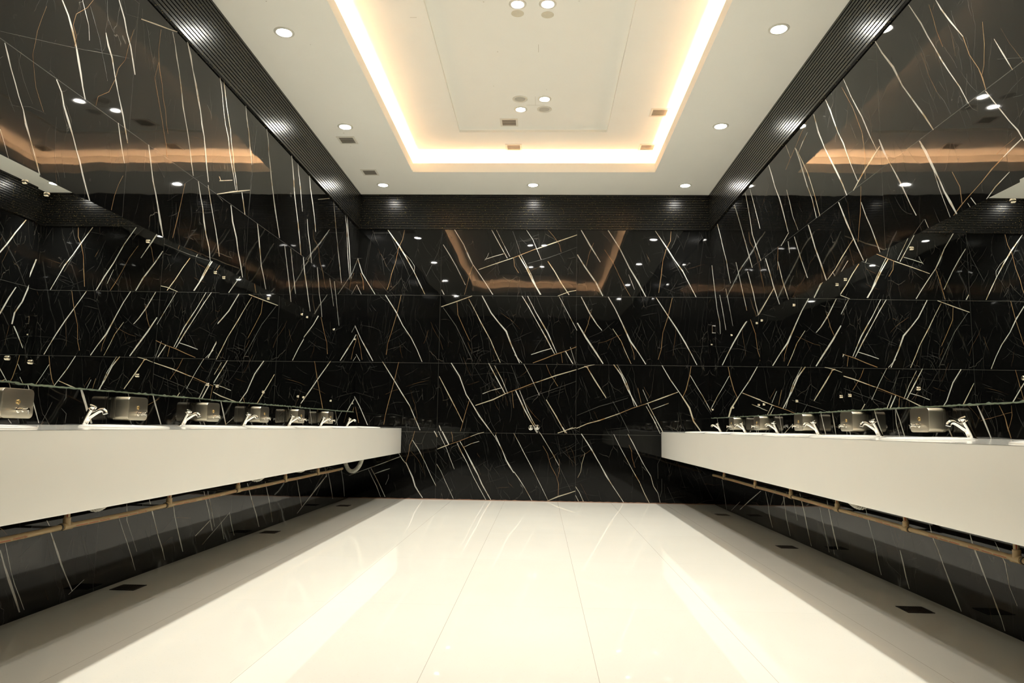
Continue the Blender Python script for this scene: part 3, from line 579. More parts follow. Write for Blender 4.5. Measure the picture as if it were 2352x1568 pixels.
VEINS_RIGHT='''w35459,30050,35523,30067 35008,29288,35112,29309 34280,28213,34383,28223 33378,26937,33428,26940
g33377,26930,33429,26947 32984,25833,33032,25844 32356,24830,32401,24837 32098,24258,32183,24281 31918,23580,31965,23594
w38081,31396,38141,31411 36914,29656,37031,29684 36366,28643,36465,28667 35761,27649,35835,27665 35227,26741,35331,26759 34661,25857,34737,25865 33850,24668,33918,24676 33268,23587,33316,23593
g36127,30199,36166,30216 35770,29227,35813,29245 35555,28437,35595,28452 35090,27358,35125,27369
g31876,26788,31902,26802 31824,25723,31863,25743 31961,24765,31987,24780 32176,24359,32202,24376
w31142,25570,31172,25575 30563,24554,30651,24565 30065,23586,30092,23589
w42039,31497,42148,31525 41232,30341,41374,30367 40007,28862,40221,28904 39133,27317,39244,27336 37931,25785,38046,25793 37037,24655,37172,24664 36302,23588,36381,23593
w31951,23569,32005,23568 31205,22544,31275,22540 30466,21516,30519,21510 29973,20922,30046,20917 29663,20332,29714,20333
w29778,20458,29805,20490 30389,20296,30446,20361 31033,20137,31064,20170
g31033,20137,31064,20170 31844,19893,31900,19948 32644,19590,32681,19622
g32648,19592,32677,19619 33767,19230,33802,19260 34446,18964,34498,19005 35116,18661,35152,18688
w37668,23569,37772,23579 37055,22757,37294,22783 36425,21654,36634,21673 36006,20896,36104,20905 35609,20162,35734,20168 35092,19445,35287,19445 34685,18747,34773,18746
w37573,23267,37611,23271 36638,21871,36675,21875 36376,21204,36414,21210 36106,20548,36162,20556 35817,19901,35857,19905 35247,18711,35282,18714
w30694,19362,30721,19391 31672,19041,31723,19088 32630,18579,32664,18607
w33521,19171,33569,19165 33036,18580,33083,18573
w33795,18994,33824,18992 33524,18614,33553,18612
g34893,20882,34940,20884 34322,19953,34376,19961 34217,19085,34266,19096
w46689,31460,46760,31482 45615,29727,45721,29755 44900,28725,45025,28751 44184,27748,44316,27778 43267,26166,43373,26187 42481,24929,42538,24938
w49725,31427,49826,31455 48933,30296,49121,30349 48382,29261,48553,29309 47820,28238,47912,28260 47026,27187,47205,27226 46545,26252,46661,26278 46031,25332,46117,25349 45166,23955,45248,23968
w42112,25451,42207,25471 41520,24488,41752,24526 40948,23556,41033,23565 40359,22759,40460,22767 39791,21985,39957,22000 39335,21222,39437,21230 38886,20480,38963,20484 38372,19755,38446,19756
c42068,24987,42137,25036 43027,24631,43180,24737 44064,24285,44202,24375 44949,23937,45065,24007 45842,23558,45927,23608
g46990,31015,47042,31028 46224,29955,46288,29969 45482,28931,45532,28943 44876,27841,44952,27860 44304,26786,44376,26808 44142,25971,44214,25995 44027,25180,44078,25198 44100,24466,44159,24487 44161,23749,44211,23766
w51913,31315,52062,31365 51119,29634,51349,29699 50151,28094,50283,28122 49100,26811,49336,26851 48165,25595,48389,25628 47418,24566,47579,24591 46823,23591,46939,23609
g53196,31445,53262,31486 54616,30955,54704,31007 55976,30367,56050,30408 57105,29912,57208,29967 58249,29425,58330,29466
w53279,30512,53345,30552 54317,30118,54475,30209 55340,29680,55413,29720
w58066,31464,58164,31490 57078,29976,57172,29999
w55955,30373,56071,30402 55034,29100,55267,29158 54400,27931,54633,27989 53690,26580,53845,26612 52785,25226,52890,25248 52078,23618,52181,23638
c55800,30250,55898,30270 54542,28822,54713,28855 53488,27484,53671,27523 52801,26294,52916,26319 52188,25151,52279,25170 51443,23546,51532,23563
w62530,31408,62694,31452 61687,30135,61920,30195 61033,28943,61188,28978 59942,27595,60177,27643 59203,26355,59438,26405 58103,24223,58245,24249
w58211,27728,58283,27746 57488,26409,57642,26444 56947,25163,57051,25183 55866,23737,55929,23745
w69881,31290,70028,31330 69075,29669,69307,29728 68443,28128,68583,28162 67845,26629,68080,26676 66630,25061,66827,25091 65470,23553,65594,23569
w68300,31155,68438,31190 66938,28989,67097,29025 65461,26506,65587,26531
w73870,31366,74076,31413 72487,29564,72722,29614 71226,27849,71439,27890 70133,26345,70370,26386 69089,24893,69326,24931 68130,23498,68304,23522
w81197,31387,81392,31429 79794,29535,80029,29582 78627,27787,78863,27830 77481,26303,77717,26344 76847,24942,77084,24981 76036,23583,76206,23607
w48151,23541,48264,23558 47000,21884,47222,21908 46392,20993,46536,21005 45787,20128,45929,20136 44662,18623,44755,18625
w44814,22490,44888,22502 44256,21495,44369,21508 43591,20517,43690,20526 43043,19592,43167,19602 42567,18698,42633,18702
w37570,19306,37603,19308 37180,18624,37213,18625
t37650,19320,37673,19337 38392,18990,38431,19016 39157,18643,39183,18660
t37772,29608,37795,29615 36954,28115,36976,28122 36390,26804,36412,26811
t29362,23756,29361,23766 30175,24152,30175,24165 31036,24569,31036,24580
t35862,25388,35884,25388 35220,24601,35254,24605 34758,23754,34782,23757
w84110,27288,84346,27335 83341,25210,83577,25250 82518,23169,82755,23204 81933,21711,82171,21740 80914,20227,81152,20253 80685,18857,80907,18881
w80742,23204,80907,23225 79773,21743,80011,21771 79011,20340,79250,20366 78330,18976,78485,18990
w78022,23383,78124,23397 77058,21871,77283,21899 76286,20421,76397,20433 75495,19001,75591,19010
w73753,25298,73936,25328 72170,22898,72408,22930 71201,21317,71439,21345 70253,19785,70419,19800
w69674,23460,69877,23487 68032,21191,68271,21218 67389,19972,67578,19991 66543,18764,66727,18778
w64079,23445,64249,23468 62993,22000,63231,22029 62116,20629,62343,20650 60606,18699,60756,18707
c61978,20377,62103,20426 64377,19510,64600,19589 66415,18796,66561,18844
w60791,22408,60900,22425 59722,20547,59913,20568 58484,18780,58582,18786
w58182,23462,58297,23486 57902,22439,58016,22462
g60701,23643,60780,23663 60830,22678,60922,22700 60946,21710,61025,21727
w56730,23464,56851,23483 55505,21505,55660,21523 54217,19670,54325,19679
w53691,23548,53846,23573 53024,22493,53235,22525 52467,21481,52654,21504 51397,19990,51636,20011 50631,18715,50767,18724
c46135,20495,46202,20532 47985,19715,48112,19778 49100,19208,49176,19245 50461,18769,50537,18808
g44775,23504,44826,23522 44862,22638,44914,22654 44985,21782,45069,21809 45270,20972,45322,20989 45490,20136,45543,20152
w57948,24113,58047,24160 59903,23498,60008,23546
w47074,19305,47137,19337 48489,18685,48556,18716
w49625,19154,49681,19153 49142,18678,49196,18676
w44187,9650,44281,9639 43784,8946,43899,8929 43204,8139,43292,8123
w41571,9666,41667,9652 41141,8974,41218,8963 40718,8160,40811,8145
w41644,9611,41705,9611 41611,8877,41674,8872 41279,8150,41337,8141
w33931,9618,34000,9603 33503,9002,33618,8974 33059,8180,33125,8163
g32368,9590,32409,9579 32024,9090,32065,9081 31874,8642,31947,8629 31700,8196,31741,8187
g31572,9561,31593,9560 31553,9152,31578,9153 31706,8819,31726,8823 31916,8484,31936,8488
w36742,9245,36836,9229 36429,8688,36551,8663 36088,8171,36177,8149
w52546,9681,52618,9677 52117,8858,52251,8847 51726,8048,51795,8041
w50580,9701,50624,9699 50238,8895,50360,8887 49977,8097,50020,8093
w48465,9656,48520,9655 48398,8866,48447,8864 48195,8089,48249,8085
w47808,8461,47887,8453 47640,8098,47718,8089
w68914,9817,69025,9813 67935,8111,68043,8104
w68351,9807,68460,9803 67389,8115,67495,8109
w61565,9727,61654,9725 60920,8131,61006,8126
w58316,8895,58402,8923 60478,8119,60571,8147
w52515,9662,52579,9658 52117,8867,52194,8861 51691,8091,51753,8085
w50476,9681,50513,9679 50205,8921,50256,8918 50015,8167,50052,8164
w82978,9808,83120,9806 82692,9215,82833,9212
w76872,9814,76959,9812 76123,8178,76208,8174
w38604,3788,38675,3771 38352,3178,38434,3152 37917,2639,37983,2615 37500,2002,37575,1974 37048,1401,37155,1358 36759,963,36850,925 36424,557,36545,504 36148,135,36207,109
w35106,3785,35154,3771 34838,3271,34972,3224 34525,2784,34618,2748 34234,2317,34338,2276 33966,1854,34028,1827 33661,1418,33704,1399 33373,993,33474,948 33132,558,33174,540 32933,114,32975,96
w33272,3749,33296,3739 32947,3363,32990,3345 32641,2979,32693,2960 32524,2490,32576,2474 32442,1998,32467,1989 32005,1346,32028,1335
w45916,3765,45976,3753 45634,3130,45715,3112 45301,2519,45358,2505 44847,1758,44921,1739 44598,962,44654,947 44221,218,44275,202
w41839,2001,41909,1982 41515,1374,41659,1333 41297,730,41409,696 41002,122,41068,99
w51962,3686,52039,3673 51359,2508,51502,2480 50872,1575,51081,1527 50389,665,50459,647
w53299,3019,53356,3008 52948,2298,53016,2284 52539,1602,52620,1585 52197,906,52282,887 51879,218,51933,205
w57258,3694,57364,3676 56356,2355,56527,2322 55980,1589,56170,1551 55614,836,55735,810 55174,114,55271,91
w61056,3112,61178,3095 60702,2258,60822,2239 60440,1403,60581,1378 59644,186,59758,161
w58702,3090,58772,3079 57968,1585,58036,1573
w65805,3075,65910,3060 65186,2119,65291,2103 64809,1144,64980,1115 64105,250,64204,229
w81219,3075,81355,3060 80290,1547,80423,1531 79455,52,79584,33
w67176,3006,67271,3031 70635,1840,70826,1882 74269,599,74390,621
w74230,1360,74309,1374 77569,166,77655,179
'''
# ------------------------------------------------------------------ room shell
KI = {'w': 1, 'c': 2, 'g': 3, 't': 4}
def add_veins(bm, txt, wall):
    eps = 0.0004
    for li, line in enumerate(txt.strip().splitlines()):
        mi = KI[line[0]]
        rows = [[int(v) / 10000 for v in q.split(',')] for q in line[1:].split()]
        e = eps * (1 + (li % 7) * 0.12)
        prev = None
        for a, z1, b, z2 in rows:
            if wall == 'back': p = ((a, D - e, z1), (b, D - e, z2))
            elif wall == 'left': p = ((XL + e, a, z1), (XL + e, b, z2))
            else: p = ((XR - e, a, z1), (XR - e, b, z2))
            cur = [bm.verts.new(q) for q in p]
            if prev:
                f = bm.faces.new((prev[0], prev[1], cur[1], cur[0])); f.material_index = mi
                f.normal_update()
                want = {'back': Vector((0, -1, 0)), 'left': Vector((1, 0, 0)), 'right': Vector((-1, 0, 0))}[wall]
                if f.normal.dot(want) < 0: f.normal_flip()
            prev = cur

def hairlines(bm, wall, u0, u1, z0, z1, count, seed):
    rnd = random.Random(seed)
    for k in range(count):
        # clusters of fine meandering cracks
        cu, cz = rnd.uniform(u0, u1), rnd.uniform(z0, z1)
        lean = {'back': 1, 'left': 1, 'right': -1}[wall]
        for j in range(rnd.choice((2, 3, 4, 6))):
            u = cu + rnd.gauss(0, .10); z = cz + rnd.gauss(0, .10)
            ang = rnd.choice((radians(-62), radians(-62), radians(-75), radians(20), rnd.uniform(0, pi)))
            if lean < 0: ang = pi - ang
            n = rnd.randint(5, 12); step = rnd.uniform(.014, .04); w = rnd.uniform(.0004, .0011)
            mi = 3 if rnd.random() < .12 else 4
            prev = None; e = .0003
            for i in range(n):
                if not (u0 < u < u1 and z0 < z < z1): break
                ww = w * (1 - abs(2 * i / n - 1) * .6) * rnd.uniform(.5, 1.3)
                du, dz = -sin(ang) * ww, cos(ang) * ww
                if wall == 'back': p = ((u - du, D - e, z - dz), (u + du, D - e, z + dz))
                elif wall == 'left': p = ((XL + e, u - du, z - dz), (XL + e, u + du, z + dz))
                else: p = ((XR - e, u - du, z - dz), (XR - e, u + du, z + dz))
                cur = [bm.verts.new(q) for q in p]
                if prev:
                    f = bm.faces.new((prev[0], prev[1], cur[1], cur[0])); f.material_index = mi; f.normal_update()
                    want = {'back': Vector((0, -1, 0)), 'left': Vector((1, 0, 0)), 'right': Vector((-1, 0, 0))}[wall]
                    if f.normal.dot(want) < 0: f.normal_flip()
                prev = cur
                ang += rnd.gauss(0, .09); u += cos(ang) * step; z += sin(ang) * step

bm = bmesh.new(); box(bm, (XL - .1, D, 0), (XR + .1, D + .1, 3.95)); hairlines(bm, 'back', XL, XR, 0, HB, 120, 1); add_veins(bm, VEINS_BACK, 'back')
tag(mesh_ob('wall_back', bm, MAT['back']), kind='structure')
bm = bmesh.new(); box(bm, (XL - .1, F, 0), (XL, D, 3.95)); hairlines(bm, 'left', 0, D, 0, HB, 150, 2); add_veins(bm, VEINS_LEFT, 'left')
tag(mesh_ob('wall_left', bm, MAT['left']), kind='structure')
bm = bmesh.new(); box(bm, (XR, F, 0), (XR + .1, D, 3.95)); hairlines(bm, 'right', 0, D, 0, HB, 150, 3); add_veins(bm, VEINS_RIGHT, 'right')
tag(mesh_ob('wall_right', bm, MAT['right']), kind='structure')
bm = bmesh.new(); box(bm, (XL - .1, F - .1, 0), (XR + .1, F, 3.95))
tag(mesh_ob('wall_front', bm, MAT['front']), kind='structure')
bm = bmesh.new(); box(bm, (XL - .1, F - .1, -.1), (XR + .1, D + .1, 0))
tag(mesh_ob('floor', bm, M_FLOOR), kind='structure')
# uneven brown bead of sealant along the foot of the back wall
random.seed(3)
bm = bmesh.new(); n = 120; prev = None
for i in range(n + 1):
    x = XL + (XR - XL) * i / n; h = 0.006 + 0.006 * random.random() ** 2; d = 0.004 + 0.005 * random.random()
    cur = [bm.verts.new((x, D - 0.0006, h)), bm.verts.new((x, D - d, h * .6)), bm.verts.new((x, D - d * 1.6, 0.0005))]
    if prev:
        bm.faces.new((prev[0], cur[0], cur[1], prev[1])); bm.faces.new((prev[1], cur[1], cur[2], prev[2]))
    prev = cur
tag(mesh_ob('baseboard_back', bm, M_SEAL), kind='structure')

# ceiling: soffit ring, lip of the cove, outer cove wall, upper ceiling, shallow centre recess
CX, CY0, CY1 = 1.3155, 1.95, 7.69
TH, LIP, OFF, ZU, ZC = 0.014, 3.686, 0.15, 3.82, 3.845
bm = bmesh.new()
for a, b in (((XL, F, H), (-CX, D, H + TH)), ((CX, F, H), (XR, D, H + TH)), ((-CX, CY1, H), (CX, D, H + TH)), ((-CX, F, H), (CX, CY0, H + TH))):
    box(bm, a, b)
t = 0.012
for a, b in (((-CX - t, CY0 - t, H + TH), (-CX, CY1 + t, LIP)), ((CX, CY0 - t, H + TH), (CX + t, CY1 + t, LIP)),
             ((-CX, CY1, H + TH), (CX, CY1 + t, LIP)), ((-CX, CY0 - t, H + TH), (CX, CY0, LIP))):
    box(bm, a, b)
for a, b in (((-CX - OFF - .02, CY0 - OFF, H + TH), (-CX - OFF, CY1 + OFF, ZU)), ((CX + OFF, CY0 - OFF, H + TH), (CX + OFF + .02, CY1 + OFF, ZU)),
             ((-CX - OFF - .02, CY1 + OFF, H + TH), (CX + OFF + .02, CY1 + OFF + .02, ZU)), ((-CX - OFF - .02, CY0 - OFF - .02, H + TH), (CX + OFF + .02, CY0 - OFF, ZU))):
    box(bm, a, b)
IX, IY0, IY1 = 0.75, 2.6, 7.17
ex0, ex1, ey0, ey1 = -CX - OFF - .02, CX + OFF + .02, CY0 - OFF - .02, CY1 + OFF + .02
for a, b in (((ex0, ey0, ZU), (-IX, ey1, ZU + .02)), ((IX, ey0, ZU), (ex1, ey1, ZU + .02)), ((-IX, IY1, ZU), (IX, ey1, ZU + .02)), ((-IX, ey0, ZU), (IX, IY0, ZU + .02))):
    box(bm, a, b)
for a, b in (((-IX - .02, IY0, ZU + .02), (-IX, IY1, ZC)), ((IX, IY0, ZU + .02), (IX + .02, IY1, ZC)), ((-IX - .02, IY1, ZU + .02), (IX + .02, IY1 + .02, ZC)), ((-IX - .02, IY0 - .02, ZU + .02), (IX + .02, IY0, ZC))):
    box(bm, a, b)
box(bm, (-IX - .02, IY0 - .02, ZC), (IX + .02, IY1 + .02, ZC + .02))
box(bm, (XL, F, 3.90), (XR, D, 3.95))                      # structural slab above
ceiling = tag(mesh_ob('ceiling', bm, M_CEIL), kind='structure')
# filled-in lamp holes and small scuffs belong to the ceiling
for x, y in ((-0.092, 5.05), (0.128, 5.07)):
    bm = bmesh.new(); lathe(bm, [(0, 0), (0, .045), (-.0012, .047), (-.0012, 0)][1:], (x, y, ZC), (0, 0, 1), 28)
    mesh_ob('patch', bm, M_PATCH, ceiling)
bm = bmesh.new()
for x, y, z, l, w in ((-.34, 6.2, ZC, .006, .006), (.13, 6.27, ZC, .006, .006), (.10, 6.40, ZC, .006, .006), (-.33, 4.9, ZC, .008, .006), (-.27, 5.6, ZC, .007, .007),
                      (.35, 4.9, ZC, .006, .006), (.03, 6.50, ZC, .002, .18), (.03, 6.59, ZC, .17, .002), (.06, 5.55, ZC, .003, .12), (-1.79, 6.62, H, .012, .006), (-1.81, 6.95, H, .007, .007),
                      (-1.72, 4.45, H, .007, .007), (-1.6, 5.0, H, .005, .005), (-.86, 5.05, ZU, .05, .003), (-1.2, 8.3, H, .01, .005)):
    box(bm, (x - l/2, y - w/2, z - .0008), (x + l/2, y + w/2, z))
mesh_ob('scuff', bm, simple('grey_scuff', (0.55, 0.51, 0.42), 0.7), ceiling)
# warm LED tape lying behind the lip
sy = 0.055
for a, b in (((-CX - sy - .006, CY0 - sy, H + TH), (-CX - sy + .006, CY1 + sy, H + TH + .008)), ((CX + sy - .006, CY0 - sy, H + TH), (CX + sy + .006, CY1 + sy, H + TH + .008)),
             ((-CX - sy + .01, CY1 + sy - .006, H + TH), (CX + sy - .01, CY1 + sy + .006, H + TH + .008)), ((-CX - sy + .01, CY0 - sy - .006, H + TH), (CX + sy - .01, CY0 - sy + .006, H + TH + .008))):
    bm = bmesh.new(); box(bm, a, b)
    mesh_ob('led_strip', bm, M_STRIP, ceiling)

# ribbed black band around the top of the walls
NR = 15; PITCH = (H - HB) / NR
def rib_profile():
    pts = [(0.0, HB)]
    for i in range(NR):
        z = HB + i * PITCH; g = 0.0036
        pts += [(0.004, z + g * .2), (0.0145, z + g), (0.0165, z + g + .0025), (0.0165, z + PITCH - .0035), (0.0145, z + PITCH - .0008), (0.004, z + PITCH)]
    pts.append((0.0, H))
    return pts
def band(name, p0, p1, nrm):
    bm = bmesh.new(); p0 = Vector(p0); p1 = Vector(p1); nrm = Vector(nrm)
    A = [bm.verts.new(p0 + nrm * d + Vector((0, 0, z))) for d, z in rib_profile()]
    B = [bm.verts.new(p1 + nrm * d + Vector((0, 0, z))) for d, z in rib_profile()]
    for i in range(len(A) - 1): bm.faces.new((A[i], B[i], B[i+1], A[i+1]))
    bm.faces.new(A); bm.faces.new(B[::-1]); bm.faces.new((A[0], A[-1], B[-1], B[0]))
    bmesh.ops.recalc_face_normals(bm, faces=bm.faces)
    return tag(mesh_ob(name, bm, M_RIB), kind='structure')
band('trim_1', (XL, F, 0), (XL, D, 0), (1, 0, 0))
band('trim_2', (XR, F, 0), (XR, D, 0), (-1, 0, 0))
band('trim_3', (XL, D, 0), (XR, D, 0), (0, -1, 0))
band('trim_4', (XL, F, 0), (XR, F, 0), (0, 1, 0))

# ------------------------------------------------------------------ lamps and vents
def make_light(x, y, z, lit, label, r=0.05):
    t = empty('ceiling_light', (x, y, z))
    tag(t, label, 'ceiling light', 'recessed downlights')
    bm = bmesh.new(); lathe(bm, [(0, r + .021), (-.003, r + .021), (-.006, r + .016), (-.006, r + .004), (-.002, r), (0, r)], seg=40)
    mesh_ob('trim_ring', bm, M_TRIM, t, True)
    bm = bmesh.new()
    if lit:
        lathe(bm, [(-.0012, r - .001), (-.0035, r * .7), (-.0045, 0)], seg=32)
        mesh_ob('lens', bm, M_LAMP, t, True)
        ld = bpy.data.lights.new('lamp', 'AREA'); ld.shape = 'DISK'; ld.size = 2 * r * .9
        ld.energy = LAMP_W * (1 if z < 3.7 else .45); ld.color = LAMP_COL; ld.spread = radians(84 if z < 3.7 else 74)
        lo = bpy.data.objects.new('lamp', ld); COL.objects.link(lo); lo.parent = t; lo.location = (0, 0, -.0075)
    else:
        lathe(bm, [(-.0012, r - .001), (-.0008, r * .8), (-.003, r * .45), (-.004, 0)], seg=32)
        mesh_ob('lens', bm, M_LAMPOFF, t, True)
    return t
row = {8.12: 'far corner', 6.47: 'middle', 4.83: 'near', 3.19: 'second from the front', 1.55: 'over the camera'}
for side, xs in (('left', -1.735), ('right', 1.72)):
    for y, w in row.items():
        if y > 4:
            lab = {8.12: 'lit round downlight in the %s far corner of the soffit by the back wall', 6.47: 'lit round downlight halfway along the %s ceiling soffit',
                   4.83: 'largest lit round downlight near the top edge on the %s soffit'}[y] % side
            make_light(xs, y, H, True, lab)
        else:
            make_light(xs, y, H, True, 'lit round downlight on the %s soffit, %s' % (side, w))
make_light(-0.005, 8.11, H, True, 'lit round downlight above the middle of the back wall, between the two corner lamps')
make_light(-.112, 6.46, ZC, False, 'unlit dark-lensed downlight, back left of the centre cluster of four')
make_light(.114, 6.46, ZC, True, 'lit downlight, nearer right of the centre cluster of four', .042)
make_light(-.112, 6.68, ZC, True, 'lit downlight in the centre cluster of four, on the left beside the vent', .042)
make_light(.114, 6.68, ZC, False, 'unlit pale-lensed downlight in the centre cluster, on the side next to the back wall')
make_light(-.088, 4.93, ZC, True, 'lit downlight at the top edge of the photo, left of the pair over the patches', .042)
make_light(.128, 4.93, ZC, True, 'lit downlight at the top edge of the photo, right of the pair over the patches', .042)
for x, l in ((-.1, 'left'), (.12, 'right')):
    make_light(x, 3.3, ZC, True, 'lit downlight on the %s of the pair nearest the camera end of the tray ceiling' % l, .042)

def make_vent(x, y, z, label):
    t = empty('ceiling_vent', (x, y, z)); tag(t, label, 'air vent', 'ceiling air vents')
    w, d, fr = .068, .070, .020
    bm = bmesh.new()
    for a, b in (((-w - fr, -d - fr, -.005), (-w, d + fr, 0)), ((w, -d - fr, -.005), (w + fr, d + fr, 0)), ((-w, -d - fr, -.005), (w, -d, 0)), ((-w, d, -.005), (w, d + fr, 0))):
        box(bm, a, b)
    mesh_ob('frame', bm, M_VENTF, t)
    bm = bmesh.new(); box(bm, (-w, -d, -.0010), (w, d, -.0002)); mesh_ob('backing', bm, M_VOID, t)
    for i in range(7):
        yy = -d + (i + .5) * 2 * d / 7
        bm = bmesh.new(); box(bm, (-w, yy - .0065, -.0042), (w, yy + .0065, -.0030))
        for v in bm.verts: v.co.z += (v.co.y - yy) * .12
        mesh_ob('slat', bm, M_VENTD, t)
    return t
make_vent(-1.80, 6.79, H, 'grey slatted air vent beside the middle lamp on the left soffit')
make_vent(-1.79, 7.70, H, 'small grey slatted vent nearest the back left corner')
make_vent(-.235, 6.98, ZC, 'slatted vent in the flat centre panel, below the lamp cluster')
make_vent(-.21, 7.57, ZU, 'slatted vent in the glowing back cove, near the middle')
make_vent(1.215, 7.57, ZU, 'slatted vent in the bright back right corner of the cove')
make_vent(1.205, 6.70, ZU, 'tilted-looking vent beside the bright right side strip of the cove')

# ------------------------------------------------------------------ mirrors
def make_mirror(side, y0, y1, z0, z1, yaw, tilt, label):
    """side +1: hangs on the left wall and faces +x"""
    x = (XL if side > 0 else XR) + side * 0.030
    t = empty('wall_mirror', (x, (y0 + y1) / 2, (z0 + z1) / 2))
    L, hh = (y1 - y0) / 2 - .0028, (z1 - z0) / 2
    bm = bmesh.new(); v, fs = box(bm, (-.006, -L, -hh), (.0, L, hh), 1)
    fs[3].material_index = 0
    if side < 0:
        for q in bm.verts: q.co.x = -q.co.x
        bmesh.ops.reverse_faces(bm, faces=bm.faces)
    g = mesh_ob('glass', bm, [M_MIRROR, M_GLASS_EDGE], t)
    # ragged bead of old glue along the lower edge
    bm = bmesh.new(); n = int((y1 - y0) / .02); prev = None
    for i in range(n + 1):
        yy = -L + 2 * L * i / n; a = .002 + .004 * random.random(); b_ = .0015 + .006 * random.random() ** 3
        cur = [bm.verts.new((side * -.014, yy, -hh - a)), bm.verts.new((side * .0015, yy, -hh - a * .8)), bm.verts.new((side * .0015, yy, -hh + b_)), bm.verts.new((side * .0003, yy, -hh + b_))]
        if prev:
            for k in range(3): bm.faces.new((prev[k], cur[k], cur[k+1], prev[k+1]))
        prev = cur
    bmesh.ops.recalc_face_normals(bm, faces=bm.faces)
    mesh_ob('glue_bead', bm, M_GLASS_EDGE, t)
    for zz in (hh - .062, -hh + .095):
        for yy in (-L + .08, 0, L - .08):
            bm = bmesh.new()
            lathe(bm, [(-.006, .008), (0.0005, .008), (.0005, .0092), (.0070, .0092), (.0095, .0078), (.0115, .0)], (0, yy, zz), (side, 0, 0), 24)
            mesh_ob('standoff_knob', bm, M_NICKEL, t, True)
    t.rotation_euler = (0, side * tilt, side * yaw)
    return tag(t, label, 'mirror', 'wall mirrors above the counters')
ys = [1.15, 2.95, 4.75, 6.55, 8.45]
names_l = ['long wall mirror panel cut by the left edge of the photo', 'wall mirror panel on the left showing the widest reflection, first with both side joints visible',
           'wall mirror panel on the left wall above the third and fourth taps', 'narrowest-looking left wall mirror panel touching the back corner']
names_r = ['largest wall mirror panel on the right, reaching the right edge of the photo', 'wall mirror panel out of frame past the near end of the right counter',
           'right wall mirror panel between the nearest joint and the far panel', 'farthest right wall mirror panel beside the back corner']
for i in range(4):
    yaw = -.013 if i < 2 else -.003
    make_mirror(1, ys[i], ys[i+1], .988 - .002 * i, 1.880, yaw, 0.006 if i < 2 else 0, names_l[i])
    if i > 0:
        make_mirror(-1, ys[i], ys[i+1], .968, 1.862, yaw, 0.0, names_r[{1: 0, 2: 2, 3: 3}[i]])
make_mirror(-1, ys[0], ys[1], .968, 1.862, -.013, 0, names_r[1])

# ------------------------------------------------------------------ vanity counters
FYL = [3.24, 4.15, 5.02, 5.93, 6.80, 7.74]
FYR = [3.21, 4.06, 4.93, 5.76, 6.66, 7.56]
EXTRA = {1: [2.33, 1.42], -1: [2.30, 1.40]}
ZT, ZB = 0.804, 0.5186
RISE = 0.012            # the stone falls slightly towards its front edge
def counter(side, FY, label):
    wall = XL if side > 0 else XR
    front = -1.4995 if side > 0 else 1.4863
    fy = sorted(FY + EXTRA[side])
    t = empty('vanity_counter', (wall, 4.6, 0)); tag(t, label, 'counter', 'long washbasin counters')
    Y0 = 0.40; bounds = [Y0] + [(a + b) / 2 for a, b in zip(fy, fy[1:])] + [D]
    bx = wall + side * .335; ra, rb = .215, .150
    bm = bmesh.new(); th = .022; xw = wall + side * .001
    for y, a, b in zip(fy, bounds, bounds[1:]):
        n = 48; inner, outer = [], []
        x0, x1 = min(xw, front), max(xw, front)
        corner_angles = [math.atan2(yy - y, xx - bx) % (2*pi) for xx in (x0, x1) for yy in (a, b)]
        angs = [2*pi*k/n for k in range(n)]
        for ca in corner_angles:
            k = min(range(n), key=lambda q: abs(angs[q] - ca)); angs[k] = ca
        for an in angs:
            c, s_ = cos(an), sin(an)
            k = 1 / math.sqrt((c / rb) ** 2 + (s_ / ra) ** 2)
            inner.append((bx + c * k, y + s_ * k))
            ts = []
            if c > 1e-9: ts.append((x1 - bx) / c)
            if c < -1e-9: ts.append((x0 - bx) / c)
            if s_ > 1e-9: ts.append((b - y) / s_)
            if s_ < -1e-9: ts.append((a - y) / s_)
            kk = min(ts); outer.append((bx + c * kk, y + s_ * kk))
        vi = [bm.verts.new((*p, ZT)) for p in inner]; vo = [bm.verts.new((*p, ZT)) for p in outer]
        wi = [bm.verts.new((*p, ZT - th)) for p in inner]; wo = [bm.verts.new((*p, ZT - th)) for p in outer]
        for k in range(n):
            k2 = (k + 1) % n
            bm.faces.new((vi[k], vo[k], vo[k2], vi[k2])); bm.faces.new((wi[k], wi[k2], wo[k2], wo[k])); bm.faces.new((vi[k], vi[k2], wi[k2], wi[k]))
    for v in bm.verts: v.co.z += RISE * abs(v.co.x - front) / abs(wall - front)
    for v in bm.verts: v.co -= t.location
    bmesh.ops.remove_doubles(bm, verts=bm.verts, dist=1e-4)
    mesh_ob('countertop', bm, M_TOP, t)
    bm = bmesh.new()
    xa, xb = sorted((front, front - side * .02))
    box(bm, (xa, Y0, ZB), (xb, D - .0005, ZT - .0005))
    box(bm, (min(xw, front), Y0 - .02, ZB), (max(xw, front), Y0, ZT))
    edge = [e for e in bm.edges if all(abs(v.co.x - front) < 1e-4 for v in e.verts) and abs(e.verts[0].co.z - e.verts[1].co.z) < 1e-5]
    bmesh.ops.bevel(bm, geom=edge, offset=.003, segments=2, affect='EDGES', profile=.6)
    for v in bm.verts: v.co -= t.location
    mesh_ob('apron', bm, M_APR, t)
    return bx, ra, rb
BXL, RA, RB = counter(1, FYL, 'long white stone washbasin counter along the left wall')
BXR, _, _ = counter(-1, FYR, 'long white stone washbasin counter along the right wall')

